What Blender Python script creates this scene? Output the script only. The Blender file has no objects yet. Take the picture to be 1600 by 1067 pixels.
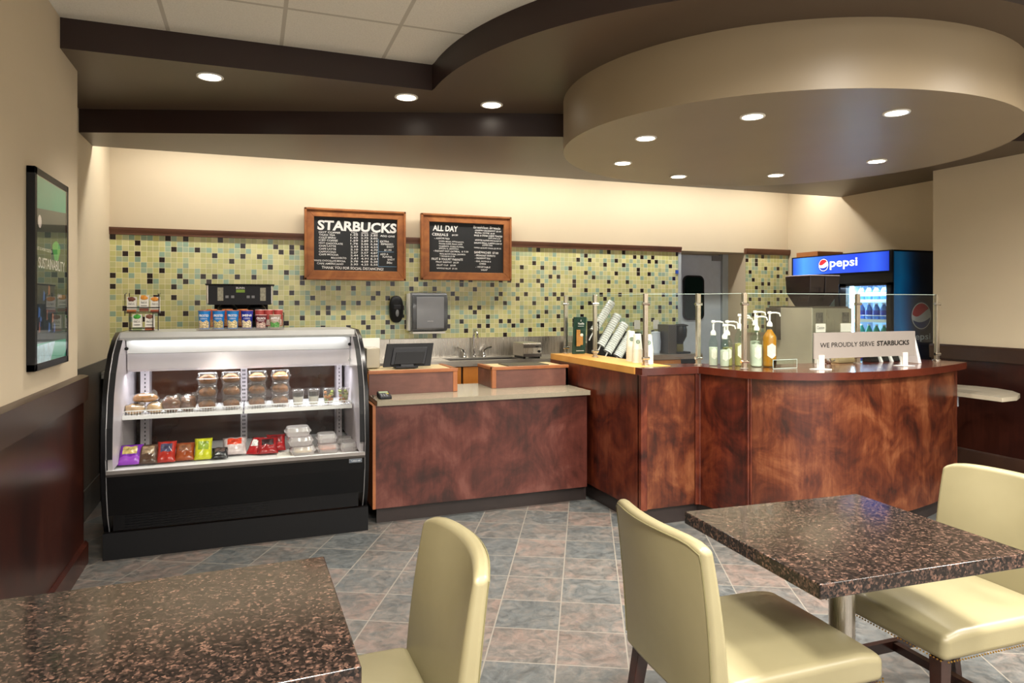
import bpy, bmesh, math, random
from mathutils import Vector, Matrix
R = math.radians
random.seed(7)
C = bpy.context.scene.collection

# ---------------------------------------------------------------- camera, world, exposure
cam_d = bpy.data.cameras.new('camera'); cam = bpy.data.objects.new('camera', cam_d); C.objects.link(cam)
cam.location = (0, 0, 1.5); cam.rotation_euler = (R(90), 0, -math.atan(407/1067.))
cam_d.sensor_width = 36; cam_d.lens = 24.0; cam_d.shift_y = -58.5/1600; cam_d.clip_start = .02
bpy.context.scene.camera = cam
vs = bpy.context.scene.view_settings
vs.view_transform = 'Standard'; vs.look = 'None'; vs.gamma = 1; vs.use_curve_mapping = False
vs.exposure = 0.30
w = bpy.data.worlds.new('world'); bpy.context.scene.world = w; w.use_nodes = True
w.node_tree.nodes['Background'].inputs[0].default_value = (1, .96, .90, 1)
w.node_tree.nodes['Background'].inputs[1].default_value = 1.25
SPOT = 75; SPOT_DRUM = 85; DINING = 105; COVE = 16; CASE = 5

# ---------------------------------------------------------------- materials
def lin(h):
    h = h.lstrip('#'); o = []
    for i in (0, 2, 4):
        c = int(h[i:i+2], 16)/255; o.append(c/12.92 if c <= .04045 else ((c+.055)/1.055)**2.4)
    return (*o, 1)
def col(c): return lin(c) if isinstance(c, str) else (*c[:3], 1)
class NT:
    def __init__(s, name):
        s.m = bpy.data.materials.new(name); s.m.use_nodes = True; s.t = s.m.node_tree
        s.b = s.t.nodes['Principled BSDF']; s.out = s.t.nodes['Material Output']
    def n(s, typ, **k):
        x = s.t.nodes.new(typ)
        for a, b in k.items(): setattr(x, a, b)
        return x
    def l(s, a, b): s.t.links.new(a, b)
    def math(s, op, a, b=None):
        x = s.n('ShaderNodeMath', operation=op)
        for i, v in enumerate((a, b)):
            if v is None: continue
            if isinstance(v, (int, float)): x.inputs[i].default_value = v
            else: s.l(v, x.inputs[i])
        return x.outputs[0]
    def ramp(s, fac, stops, const=False):
        x = s.n('ShaderNodeValToRGB'); r = x.color_ramp
        if const: r.interpolation = 'CONSTANT'
        while len(r.elements) < len(stops): r.elements.new(.5)
        for e, (p, c) in zip(r.elements, stops): e.position = p; e.color = col(c)
        s.l(fac, x.inputs[0]); return x.outputs[0]
    def mix(s, fac, a, b, blend='MIX'):
        x = s.n('ShaderNodeMix', data_type='RGBA', blend_type=blend)
        for i, v in ((0, fac), (6, a), (7, b)):
            if isinstance(v, (int, float)): x.inputs[i].default_value = v
            elif isinstance(v, (str, tuple)): x.inputs[i].default_value = col(v)
            else: s.l(v, x.inputs[i])
        return x.outputs[2]
    def coords(s, scale=(1, 1, 1), rot=(0, 0, 0), loc=(0, 0, 0), kind='Object'):
        tc = s.n('ShaderNodeTexCoord'); mp = s.n('ShaderNodeMapping')
        mp.inputs[1].default_value = loc; mp.inputs[2].default_value = rot; mp.inputs[3].default_value = scale
        s.l(tc.outputs[kind], mp.inputs[0]); return mp.outputs[0]
    def noise(s, vec, scale, detail=4, rough=.55, dist=0):
        x = s.n('ShaderNodeTexNoise'); s.l(vec, x.inputs['Vector']); x.inputs['Scale'].default_value = scale
        x.inputs['Detail'].default_value = detail; x.inputs['Roughness'].default_value = rough
        x.inputs['Distortion'].default_value = dist; return x.outputs[0]
    def bump(s, h, strength=.2, dist=.01):
        x = s.n('ShaderNodeBump'); x.inputs['Strength'].default_value = strength; x.inputs['Distance'].default_value = dist
        s.l(h, x.inputs['Height']); s.l(x.outputs[0], s.b.inputs['Normal'])
    def rough(s, v): s.b.inputs['Roughness'].default_value = v
def mat(name, c, rough=.5, metal=0, spec=.5, var=.06, scale=12, bump=0, coat=0):
    t = NT(name); v = t.coords(); nz = t.noise(v, scale, 3)
    c = col(c); a = tuple(x*(1-var) for x in c[:3]); b = tuple(min(1, x*(1+var)) for x in c[:3])
    t.l(t.ramp(nz, [(.3, a), (.7, b)]), t.b.inputs['Base Color'])
    t.rough(rough); t.b.inputs['Metallic'].default_value = metal
    t.b.inputs['Specular IOR Level'].default_value = spec; t.b.inputs['Coat Weight'].default_value = coat
    if bump: t.bump(t.noise(v, scale*8, 3), bump, .004)
    return t.m
def emit(name, c, s):
    t = NT(name); t.b.inputs['Base Color'].default_value = col(c)
    t.b.inputs['Emission Color'].default_value = col(c); t.b.inputs['Emission Strength'].default_value = s
    return t.m
def glass(name, tint='#f4fbf8', gl=1.0, ior=1.45, rough=.01, body=0.0, bodycol='#ffffff'):
    t = NT(name); tr = t.n('ShaderNodeBsdfTransparent'); tr.inputs[0].default_value = col(tint)
    g = t.n('ShaderNodeBsdfGlossy'); g.inputs['Roughness'].default_value = rough
    fr = t.n('ShaderNodeFresnel'); fr.inputs[0].default_value = ior
    ge = t.n('ShaderNodeNewGeometry'); f = t.math('MULTIPLY', t.math('MULTIPLY', fr.outputs[0], gl), t.math('SUBTRACT', 1.0, ge.outputs['Backfacing']))
    mx = t.n('ShaderNodeMixShader'); t.l(f, mx.inputs[0]); t.l(tr.outputs[0], mx.inputs[1]); t.l(g.outputs[0], mx.inputs[2])
    last = mx.outputs[0]
    if body:
        t.b.inputs['Base Color'].default_value = col(bodycol); t.rough(.25)
        m2 = t.n('ShaderNodeMixShader'); m2.inputs[0].default_value = body
        t.l(last, m2.inputs[1]); t.l(t.b.outputs[0], m2.inputs[2]); last = m2.outputs[0]
    t.l(last, t.out.inputs[0]); return t.m
def wood(name, stops, grain=(14, 14, 1.2), rough=.32, blotch=2.2, seed=0, coat=.15):
    t = NT(name); v = t.coords(loc=(seed, seed*.7, seed*1.3)); vg = t.coords(scale=grain, loc=(seed, 0, 0))
    a = t.noise(v, blotch, 6, .62, .6); b = t.noise(vg, 3.2, 6, .6, .4)
    f = t.math('ADD', t.math('MULTIPLY', a, .78), t.math('MULTIPLY', b, .22))
    t.l(t.ramp(f, stops), t.b.inputs['Base Color']); t.rough(rough)
    t.b.inputs['Coat Weight'].default_value = coat; t.b.inputs['Coat Roughness'].default_value = .25
    t.bump(b, .05, .002); return t.m
def mosaic():
    t = NT('glass_mosaic_tile'); tc = t.n('ShaderNodeTexCoord'); sp = t.n('ShaderNodeSeparateXYZ'); t.l(tc.outputs['Object'], sp.inputs[0])
    P = .0457
    ux = t.math('DIVIDE', sp.outputs[0], P); uz = t.math('DIVIDE', sp.outputs[2], P)
    fx, fz = t.math('FLOOR', ux), t.math('FLOOR', uz)
    cb = t.n('ShaderNodeCombineXYZ'); t.l(fx, cb.inputs[0]); t.l(fz, cb.inputs[1])
    wn = t.n('ShaderNodeTexWhiteNoise', noise_dimensions='3D'); t.l(cb.outputs[0], wn.inputs['Vector'])
    cb2 = t.n('ShaderNodeCombineXYZ'); t.l(fx, cb2.inputs[0]); t.l(fz, cb2.inputs[1]); cb2.inputs[2].default_value = 5
    wn2 = t.n('ShaderNodeTexWhiteNoise', noise_dimensions='3D'); t.l(cb2.outputs[0], wn2.inputs['Vector'])
    bz = t.math('FLOOR', t.math('DIVIDE', fz, 3.0)); fx_ = fx; fx = t.math('ADD', fx, bz); bx = t.math('FLOOR', t.math('DIVIDE', fx, 3.0))
    idx = t.math('ADD', t.math('SUBTRACT', fx, t.math('MULTIPLY', bx, 3.0)), t.math('MULTIPLY', t.math('SUBTRACT', fz, t.math('MULTIPLY', bz, 3.0)), 3.0))
    def pick(k):
        cb3 = t.n('ShaderNodeCombineXYZ'); t.l(bx, cb3.inputs[0]); t.l(bz, cb3.inputs[1]); cb3.inputs[2].default_value = k
        w3 = t.n('ShaderNodeTexWhiteNoise', noise_dimensions='3D'); t.l(cb3.outputs[0], w3.inputs['Vector'])
        q = t.math('FLOOR', t.math('MULTIPLY', w3.outputs[0], 6.0)); q = t.math('ADD', q, t.math('FLOOR', t.math('DIVIDE', q, 2.0)))
        return t.math('COMPARE', idx, q)
    pal = t.ramp(wn.outputs[0], [(0, '#a3b8a0'), (.07, '#b2bf98'), (.17, '#c2c38c'), (.4, '#c9c887'), (.7, '#d3cf96')], True)
    pal = t.mix(pick(11.0), pal, '#94b09c'); pal = t.mix(pick(3.0), pal, '#271b1a')
    val = t.math('ADD', t.math('MULTIPLY', wn2.outputs[0], .22), .89)
    c = t.n('ShaderNodeMix', data_type='RGBA', blend_type='MULTIPLY'); c.inputs[0].default_value = 1
    t.l(pal, c.inputs[6]); t.l(val, c.inputs[7])
    gx, gz = t.math('FRACT', ux), t.math('FRACT', uz)
    def e(g): return t.math('LESS_THAN', t.math('SUBTRACT', .5, t.math('ABSOLUTE', t.math('SUBTRACT', g, .5))), .032)
    gm = t.math('MAXIMUM', e(gx), e(gz))
    t.l(t.mix(gm, c.outputs[2], '#ebe6c4'), t.b.inputs['Base Color'])
    t.l(t.math('ADD', t.math('MULTIPLY', gm, .5), .16), t.b.inputs['Roughness'])
    t.bump(t.math('SUBTRACT', 1.0, gm), .35, .002); return t.m
def slate():
    t = NT('slate_floor_tile'); P = .300; ang = R(27)
    tc = t.n('ShaderNodeTexCoord'); mp = t.n('ShaderNodeMapping', vector_type='TEXTURE')
    mp.inputs[1].default_value = (1.592, 3.391, 0); mp.inputs[2].default_value = (0, 0, -ang); mp.inputs[3].default_value = (P, P, 1)
    t.l(tc.outputs['Object'], mp.inputs[0]); sp = t.n('ShaderNodeSeparateXYZ'); t.l(mp.outputs[0], sp.inputs[0])
    fx, fy = t.math('FLOOR', sp.outputs[0]), t.math('FLOOR', sp.outputs[1])
    def wn(z):
        cb = t.n('ShaderNodeCombineXYZ'); t.l(fx, cb.inputs[0]); t.l(fy, cb.inputs[1]); cb.inputs[2].default_value = z
        x = t.n('ShaderNodeTexWhiteNoise', noise_dimensions='3D'); t.l(cb.outputs[0], x.inputs['Vector']); return x
    a = wn(1.0); off = t.n('ShaderNodeVectorMath', operation='MULTIPLY_ADD'); t.l(a.outputs[1], off.inputs[0]); off.inputs[1].default_value = (9, 9, 9)
    t.l(tc.outputs['Object'], off.inputs[2])
    n1 = t.noise(off.outputs[0], 5.5, 6, .7, 1.6); n2 = t.noise(off.outputs[0], 14, 6, .7, 1.2)
    f = t.math('ADD', t.math('ADD', t.math('MULTIPLY', a.outputs[0], .30), t.math('MULTIPLY', n1, .72)), t.math('MULTIPLY', t.math('SUBTRACT', n2, .5), .35))
    c = t.ramp(f, [(.20, '#4d5152'), (.38, '#5b5f5f'), (.52, '#666460'), (.64, '#736861'), (.80, '#7b675e')])
    dk = t.ramp(n2, [(.3, '#b4b4b4'), (.65, '#ffffff')])
    c = t.mix(1.0, c, dk, 'MULTIPLY')
    def e(g): return t.math('LESS_THAN', t.math('SUBTRACT', .5, t.math('ABSOLUTE', t.math('SUBTRACT', t.math('FRACT', g), .5))), .010)
    gm = t.math('MAXIMUM', e(sp.outputs[0]), e(sp.outputs[1]))
    t.l(t.mix(gm, c, '#7d786f'), t.b.inputs['Base Color']); t.l(t.ramp(n2, [(.3, (.36,)*3), (.7, (.58,)*3)]), t.b.inputs['Roughness'])
    h = t.math('SUBTRACT', n2, t.math('MULTIPLY', gm, .8)); t.bump(h, .22, .004); return t.m
def granite():
    t = NT('polished_brown_granite'); v = t.coords()
    vo = t.n('ShaderNodeTexVoronoi'); vo.inputs['Scale'].default_value = 150; t.l(v, vo.inputs['Vector']); vo.inputs['Randomness'].default_value = 1
    sp = t.n('ShaderNodeSeparateColor'); t.l(vo.outputs['Color'], sp.inputs[0])
    n = t.noise(v, 38, 5, .7); n3 = t.noise(v, 170, 4, .7)
    f = t.math('ADD', t.math('ADD', t.math('MULTIPLY', sp.outputs[0], .42), t.math('MULTIPLY', n, .50)), t.math('MULTIPLY', n3, .30))
    c = t.ramp(f, [(.44, '#151211'), (.59, '#211b18'), (.69, '#332823'), (.78, '#4b3931'), (.86, '#664d41'), (.97, '#866a5e')])
    t.l(c, t.b.inputs['Base Color']); t.rough(.12); t.b.inputs['Specular IOR Level'].default_value = .42; return t.m
def acoustic():
    t = NT('acoustic_ceiling_tile'); v = t.coords(); tc = t.n('ShaderNodeTexCoord'); sp = t.n('ShaderNodeSeparateXYZ'); t.l(tc.outputs['Object'], sp.inputs[0])
    x = t.math('DIVIDE', t.math('ADD', sp.outputs[0], .425-.585*10), .585); y = t.math('DIVIDE', t.math('ADD', sp.outputs[1], -3.62+.60*10), .60)
    def e(g): return t.math('LESS_THAN', t.math('SUBTRACT', .5, t.math('ABSOLUTE', t.math('SUBTRACT', t.math('FRACT', g), .5))), .018)
    gm = t.math('MAXIMUM', e(x), e(y)); n = t.noise(v, 120, 3, .8)
    c = t.ramp(n, [(.35, '#dcd8cc'), (.6, '#e8e4d8')])
    t.l(t.mix(gm, c, '#c0baac'), t.b.inputs['Base Color']); t.rough(.95); t.bump(n, .3, .002); return t.m
def leather():
    t = NT('pale_olive_faux_leather'); v = t.coords(); n = t.noise(v, 3, 4); g = t.noise(v, 260, 4, .7)
    t.l(t.ramp(n, [(.3, '#837b5d'), (.7, '#8e8668')]), t.b.inputs['Base Color']); t.rough(.36)
    t.b.inputs['Specular IOR Level'].default_value = .5; t.bump(g, .12, .0015); return t.m
def steel(name='brushed_steel', c='#b3aca2', rough=.28, ax=(60, 60, 1)):
    t = NT(name); v = t.coords(scale=ax); n = t.noise(v, 6, 4); v2 = t.coords(); n2 = t.noise(v2, 2.5, 3)
    b = col(c); t.l(t.ramp(n2, [(.3, tuple(x*.82 for x in b[:3])), (.7, b)]), t.b.inputs['Base Color'])
    t.b.inputs['Metallic'].default_value = 1; t.l(t.ramp(n, [(.3, (rough*.8,)*3), (.7, (rough*1.35,)*3)]), t.b.inputs['Roughness']); return t.m

M = dict(
 wall=mat('beige_wall_paint', '#cbbda3', .75, var=.02, scale=2, bump=.05),
 mosaic=mosaic(), slate=slate(), granite=granite(), acoustic=acoustic(), leather=leather(), steel=steel(c='#cac4ba'),
 steel_h=steel('brushed_steel_horizontal', '#cdc8be', .30, (1, 60, 60)),
 steel_dark=steel('dark_steel', '#6f6a66', .35),
 chrome=mat('polished_chrome', '#d8d8d8', .08, 1, var=.02),
 fascia=mat('dark_maroon_satin_paint', '#2a1a17', .38, var=.05, scale=2),
 soffit=mat('brown_satin_paint', '#57483a', .40, var=.04, scale=2),
 drum=mat('taupe_satin_paint', '#94856d', .42, var=.03, scale=2),
 capwood=wood('dark_cap_rail_wood', [(.3, '#2e1e17'), (.7, '#3d291f')], (1.2, 1.2, 14), .38, 3),
 trimwood=wood('brown_tile_rail_wood', [(.3, '#4a2c1c'), (.7, '#6a4029')], (1, 14, 14), .4, 3),
 wain=wood('mahogany_wainscot', [(.35, '#200e0b'), (.5, '#30150f'), (.65, '#452016')], (16, 16, 1), .3, 1.6, 3, .2),
 wood_plum=wood('plum_stained_plywood', [(.38, '#2c140f'), (.46, '#441f18'), (.54, '#562a22'), (.63, '#693d34')], (9, 9, 1.8), .34, 3.4, 1),
 wood_red=wood('red_stained_plywood', [(.37, '#290f0a'), (.46, '#471a10'), (.54, '#5f2917'), (.64, '#723a25')], (12, 12, 1.4), .3, 3.8, 5),
 wood_orange=wood('amber_stained_plywood', [(.36, '#2a110a'), (.45, '#471e10'), (.53, '#5d2e19'), (.65, '#7b4a2e')], (14, 14, 1.6), .3, 4.2, 9),
 wood_edge=wood('light_brown_edge_wood', [(.3, '#7a4526'), (.7, '#a8683c')], (6, 6, 6), .4, 4, 2),
 wood_riser=wood('weathered_brown_panel', [(.3, '#4f2f26'), (.5, '#664036'), (.7, '#7b5041')], (2, 9, 9), .5, 3, 4),
 wood_top=wood('dark_red_counter_wood', [(.3, '#3a140c'), (.7, '#5d2818')], (2, 12, 12), .16, 3, 6, .5),
 maple=wood('maple_edge', [(.3, '#c08538'), (.7, '#d9a253')], (12, 1, 12), .35, 3, 7),
 cabinet=wood('orange_maple_cabinet', [(.3, '#b0691f'), (.7, '#c98232')], (12, 12, 1), .4, 3, 8),
 pine=wood('reclaimed_pine_frame', [(.28, '#6d3c1c'), (.5, '#94592c'), (.72, '#b1733d')], (3, 8, 8), .6, 5, 2, 0),
 legwood=wood('dark_walnut_leg', [(.3, '#1f0f0b'), (.7, '#3a1c14')], (16, 16, 1), .25, 3, 2),
 quartz=mat('grey_quartz', '#8f8775', .18, var=.05, scale=90), quartz_lt=mat('pale_grey_laminate', '#a9a18e', .2, var=.03),
 cream_lam=mat('cream_laminate', '#cdb98c', .3, var=.03),
 kick=mat('dark_brown_vinyl_base', '#2c2422', .35, var=.08),
 black=mat('black_enamel', '#050507', .28, 0, .32, var=.1), blackmat=mat('matte_black', '#09090b', .5, 0, .3, var=.1),
 blackplastic=mat('black_plastic', '#090a0e', .55, 0, .3, var=.08), charcoal=mat('charcoal_plastic', '#15171d', .5, 0, .35, var=.05),
 greyplastic=mat('translucent_grey_plastic', '#55585c', .15, var=.03), greylt=mat('light_grey_plastic', '#7c7e82', .25, var=.03),
 white=mat('white_enamel', '#e4e2e2', .3, var=.02), whitemat=mat('white_paper', '#dedbd2', .6, var=.03),
 whiteplastic=mat('white_plastic', '#f0efe9', .25, var=.01), liner=mat('grey_white_liner', '#b3aaae', .35, var=.03),
 chalk=mat('chalk_paint', '#dcdcda', .8, var=.08, scale=60), chalkblue=mat('blue_chalk', '#7fa6c8', .8),
 slateboard=mat('blackboard', '#17191c', .55, var=.25, scale=5), greypaint=mat('grey_wall_panel', '#4a4742', .4, var=.05),
 glass=glass('clear_glass', gl=.9), guard=glass('guard_glass', '#fafdfb', .8), casegl=glass('case_glass', '#fbfdfc', .25, rough=.22),
 edgegl=mat('green_glass_edge', '#c9dfd6', .15), plastic=glass('clear_plastic_tub', '#f7f5f3', 1.3, 1.5, .06, .07, '#cfc8c4'),
 lids=mat('white_cloudy_lids', '#dfe3e2', .18, var=.12, scale=40), frost=glass('cloudy_clear_plastic', '#f6f0f0', 1.3, 1.5, .12, .35, '#dcd6d6'), bag=glass('clear_wrap', '#f4f0e8', 2.2, 1.5, .15, .04, '#e0dcd4'),
 doorm=mat('pale_blue_grey_door', '#bcc6d2', .4, 0, var=.04), doorframe=mat('grey_blue_frame', '#aab3b8', .4, var=.03),  # bluish light reflected on the door is put into its base colour
 darkglass=mat('dark_tinted_glass', '#12221f', .06, var=.05), caseback=mat('dark_brown_glass_doors', '#331a10', .12, var=.35, scale=3),  # caseback: dark doors, with their brown-orange reflection put into the colour
 lens=emit('lit_lens', '#fff3df', 9), tube=emit('lit_tube', '#f2f4ff', 5), coolight=emit('cooler_tube', '#cfe6ff', 9),
)
def bread(name, a, b): return mat(name, a, .7, var=.35, scale=45, bump=.4)

# ---------------------------------------------------------------- mesh builder
def world_loc(o):
    v = Vector((0, 0, 0))
    while o: v += o.location; o = o.parent
    return v
class MB:
    def __init__(s): s.v = []; s.f = []; s.m = []
    def add(s, vs, fs, mi=0):
        o = len(s.v); s.v += [tuple(p) for p in vs]; s.f += [tuple(i+o for i in f) for f in fs]; s.m += [mi]*len(fs); return s
    def box(s, x0, y0, z0, x1, y1, z1, mi=0):
        x0, x1 = sorted((x0, x1)); y0, y1 = sorted((y0, y1)); z0, z1 = sorted((z0, z1))
        vs = [(x0,y0,z0),(x1,y0,z0),(x1,y1,z0),(x0,y1,z0),(x0,y0,z1),(x1,y0,z1),(x1,y1,z1),(x0,y1,z1)]
        return s.add(vs, [(0,3,2,1),(4,5,6,7),(0,1,5,4),(1,2,6,5),(2,3,7,6),(3,0,4,7)], mi)
    def obox(s, c, sx, sy, sz, rz=0, rx=0, ry=0, mi=0):
        m = Matrix.Translation(c) @ Matrix.Rotation(rz, 4, 'Z') @ Matrix.Rotation(ry, 4, 'Y') @ Matrix.Rotation(rx, 4, 'X')
        t = MB().box(-sx/2, -sy/2, -sz/2, sx/2, sy/2, sz/2)
        return s.add([m @ Vector(p) for p in t.v], t.f, mi)
    def prism(s, poly, z0, z1, mi=0, cap=None, top=None):
        a = sum(poly[i][0]*poly[(i+1) % len(poly)][1]-poly[(i+1) % len(poly)][0]*poly[i][1] for i in range(len(poly)))
        if a < 0: poly = poly[::-1]
        n = len(poly); vs = [(x, y, z0) for x, y in poly]+[(x, y, z1) for x, y in poly]
        s.add(vs, [(i, (i+1) % n, n+(i+1) % n, n+i) for i in range(n)], mi)
        s.add(vs, [tuple(range(n))[::-1]], mi if cap is None else cap)
        return s.add(vs, [tuple(range(n, 2*n))], (mi if cap is None else cap) if top is None else top)
    def extr(s, prof, a0, a1, axis='x', mi=0):      # closed profile (p,q) extruded along an axis
        n = len(prof)
        def P(p, q, a): return (a, p, q) if axis == 'x' else (p, a, q)
        vs = [P(p, q, a0) for p, q in prof]+[P(p, q, a1) for p, q in prof]
        fs = [(i, (i+1) % n, n+(i+1) % n, n+i) for i in range(n)]+[tuple(range(n))[::-1], tuple(range(n, 2*n))]
        return s.add(vs, fs, mi)
    def sheet(s, line, a0, a1, th, axis='x', mi=0):  # open profile with thickness
        off = []
        for i, (p, q) in enumerate(line):
            p0, q0 = line[max(0, i-1)]; p1, q1 = line[min(len(line)-1, i+1)]
            dx, dy = p1-p0, q1-q0; L = math.hypot(dx, dy) or 1; off.append((p-dy/L*th, q+dx/L*th))
        n = len(line)
        for i in range(n-1): s.extr([line[i], line[i+1], off[i+1], off[i]], a0, a1, axis, mi)
        return s
    def lathe(s, prof, c=(0, 0, 0), n=24, mi=0, sx=1, sy=1):
        vs = []; fs = []
        for r, z in prof:
            for k in range(n):
                a = 2*math.pi*k/n; vs.append((c[0]+r*sx*math.cos(a), c[1]+r*sy*math.sin(a), c[2]+z))
        for i in range(len(prof)-1):
            for k in range(n): fs.append((i*n+k, i*n+(k+1) % n, (i+1)*n+(k+1) % n, (i+1)*n+k))
        fs.append(tuple(range(n))[::-1]); fs.append(tuple((len(prof)-1)*n+k for k in range(n)))
        return s.add(vs, fs, mi)
    def tube(s, pts, r, n=8, mi=0, r1=None):
        pts = [Vector(p) for p in pts]; vs = []; fs = []; N = len(pts)
        for i, p in enumerate(pts):
            d = (pts[min(N-1, i+1)]-pts[max(0, i-1)]).normalized()
            u = d.cross(Vector((0, 0, 1)));
            if u.length < .05: u = d.cross(Vector((1, 0, 0)))
            u.normalize(); w_ = d.cross(u); rr = r if r1 is None else r+(r1-r)*i/(N-1)
            for k in range(n):
                a = 2*math.pi*k/n; vs.append(p+u*rr*math.cos(a)+w_*rr*math.sin(a))
        for i in range(N-1):
            for k in range(n): fs.append((i*n+k, i*n+(k+1) % n, (i+1)*n+(k+1) % n, (i+1)*n+k))
        fs.append(tuple(range(n))[::-1]); fs.append(tuple((N-1)*n+k for k in range(n)))
        return s.add(vs, fs, mi)
    def blob(s, c, rx, ry, rz, n=14, m=9, jit=0, mi=0, seed=1, pw=1.0, flat=0):
        rnd = random.Random(seed); vs = []; fs = []
        ph = [(rnd.uniform(0, 6.3), rnd.uniform(0, 6.3), rnd.randint(2, 5), rnd.randint(2, 4)) for _ in range(3)]
        for i in range(m+1):
            t = math.pi*i/m
            for k in range(n):
                a = 2*math.pi*k/n; j = 1+jit*sum(math.sin(a*q[2]+q[0])*math.sin(t*q[3]+q[1]) for q in ph)/1.5
                f = lambda v: math.copysign(abs(v)**pw, v)
                x, y, z = f(math.sin(t))*f(math.cos(a)), f(math.sin(t))*f(math.sin(a)), f(math.cos(t))
                z = max(z, -1+flat); vs.append((c[0]+rx*x*j, c[1]+ry*y*j, c[2]+rz*z*(j if z > -1+flat else 1)))
        for i in range(m):
            for k in range(n): fs.append((i*n+k, (i+1)*n+k, (i+1)*n+(k+1) % n, i*n+(k+1) % n))
        return s.add(vs, fs, mi)
    def poly(s, pts, mi=0): return s.add(pts, [tuple(range(len(pts)))], mi)
    def text(s, txt, o, xd, yd, size=None, fit=None, align='L', bold=0, mi=0, lift=0, jit=0, height=None):
        cu = bpy.data.curves.new('t', 'FONT'); cu.body = txt; cu.size = 1; cu.offset = bold; cu.resolution_u = 3
        ob = bpy.data.objects.new('t', cu); me = ob.to_mesh()
        P = [v.co.copy() for v in me.vertices]; F = [tuple(p.vertices) for p in me.polygons]
        ob.to_mesh_clear(); bpy.data.objects.remove(ob); bpy.data.curves.remove(cu)
        if not P: return s
        xa, xb = min(p.x for p in P), max(p.x for p in P); ya, yb = min(p.y for p in P), max(p.y for p in P)
        ky = (height/(yb-ya)) if height else size; kx = (fit/(xb-xa)) if fit else ky
        W_ = (xb-xa)*kx; sh = {'L': 0, 'C': -W_/2, 'R': -W_}[align]
        xd, yd, o = Vector(xd), Vector(yd), Vector(o); nn = xd.cross(yd)
        vs = []
        for p in P:
            x = (p.x-xa)*kx+sh; y = p.y*ky+jit*math.sin(x*53+len(txt))
            vs.append(o+xd*x+yd*y+nn*lift)
        return s.add(vs, F, mi)
    def build(s, name, mats, parent=None, loc=None, bevel=0, smooth=True, ang=38, seg=2, sub=0, label=None):
        if not isinstance(mats, (list, tuple)): mats = [mats]
        mats = [M[m] if isinstance(m, str) else m for m in mats]
        base = world_loc(parent) if parent else Vector(loc or (0, 0, 0))
        if parent and loc: base += Vector(loc)
        me = bpy.data.meshes.new(name); me.from_pydata([tuple(Vector(p)-base) for p in s.v], [], s.f)
        for m in mats: me.materials.append(m)
        for p, mi in zip(me.polygons, s.m): p.material_index = min(mi, len(mats)-1)
        bm = bmesh.new(); bm.from_mesh(me); bmesh.ops.recalc_face_normals(bm, faces=bm.faces); bm.to_mesh(me); bm.free()
        if smooth:
            me.polygons.foreach_set('use_smooth', [True]*len(me.polygons)); me.set_sharp_from_angle(angle=R(ang))
        ob = bpy.data.objects.new(name, me); C.objects.link(ob)
        if parent: ob.parent = parent; ob.location = Vector(loc or (0, 0, 0))
        else: ob.location = base
        if bevel:
            b = ob.modifiers.new('bevel', 'BEVEL'); b.width = bevel; b.segments = seg; b.limit_method = 'ANGLE'; b.angle_limit = R(35)
            if smooth: b.harden_normals = True
        if sub: q = ob.modifiers.new('sub', 'SUBSURF'); q.levels = q.render_levels = sub
        if label: ob['label'] = label
        return ob
def tag(o, label, cat, group=None):
    o['label'] = label; o['category'] = cat
    if group: o['group'] = group
    return o
def thing(name, label, cat, loc=(0, 0, 0), group=None):
    o = bpy.data.objects.new(name, None); C.objects.link(o); o.location = loc; o.empty_display_size = .05
    return tag(o, label, cat, group)
def struct(name, mb, mats, parent=None, **k):
    o = mb.build(name, mats, parent, **k); o['kind'] = 'structure'; return o
def copy_tree(o, parent=None):
    c = o.copy(); C.objects.link(c); c.parent = parent
    for ch in list(o.children): copy_tree(ch, c)
    return c
def light(name, kind, loc, parent, power, c=(1, .92, .81), **k):
    d = bpy.data.lights.new(name, kind); d.energy = power; d.color = c
    for a, b in k.items(): setattr(d, a, b)
    o = bpy.data.objects.new(name, d); C.objects.link(o); o.parent = parent; o.location = loc; return o

# ================================================================ SETTING
struct('floor', MB().box(-1.3, -3.6, -.05, 6.4, 7.1, 0), 'slate')
struct('wall_left', MB().box(-1.3, -3.6, 0, -.93, 4.53, 2.99).box(-1.3, 4.53, 0, -1.1, 6.6, 2.99), 'wall')
struct('wall_back', MB().box(-1.1, 6.49, 0, 4.49, 6.6, 2.99).box(4.49, 6.49, 2.10, 5.40, 6.6, 2.99).box(5.40, 6.49, 0, 6.2, 6.6, 2.99)
       .box(5.40, 6.6, 0, 5.5, 6.86, 2.99).box(4.39, 6.6, 0, 4.49, 6.86, 2.99).box(4.49, 6.6, 2.10, 5.4, 6.86, 2.2).box(4.39, 6.88, 0, 5.5, 6.95, 2.3), 'wall')
struct('wall_right', MB().box(5.6, -3.6, 0, 6.3, 4.29, 2.99).box(6.03, 4.29, 0, 6.3, 6.49, 2.99), 'wall')
struct('wall_back_tile', MB().box(0, 0, 0, 5.59, .01, 20*.0457).box(6.50, 0, 0, 7.12, .01, 20*.0457), 'mosaic', loc=(0, 0, 0)).location = (-1.1, 6.48, 1.167)
struct('ceiling', MB().box(-1.3, -3.6, 2.99, 6.4, 7.1, 3.05), 'acoustic')
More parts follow.
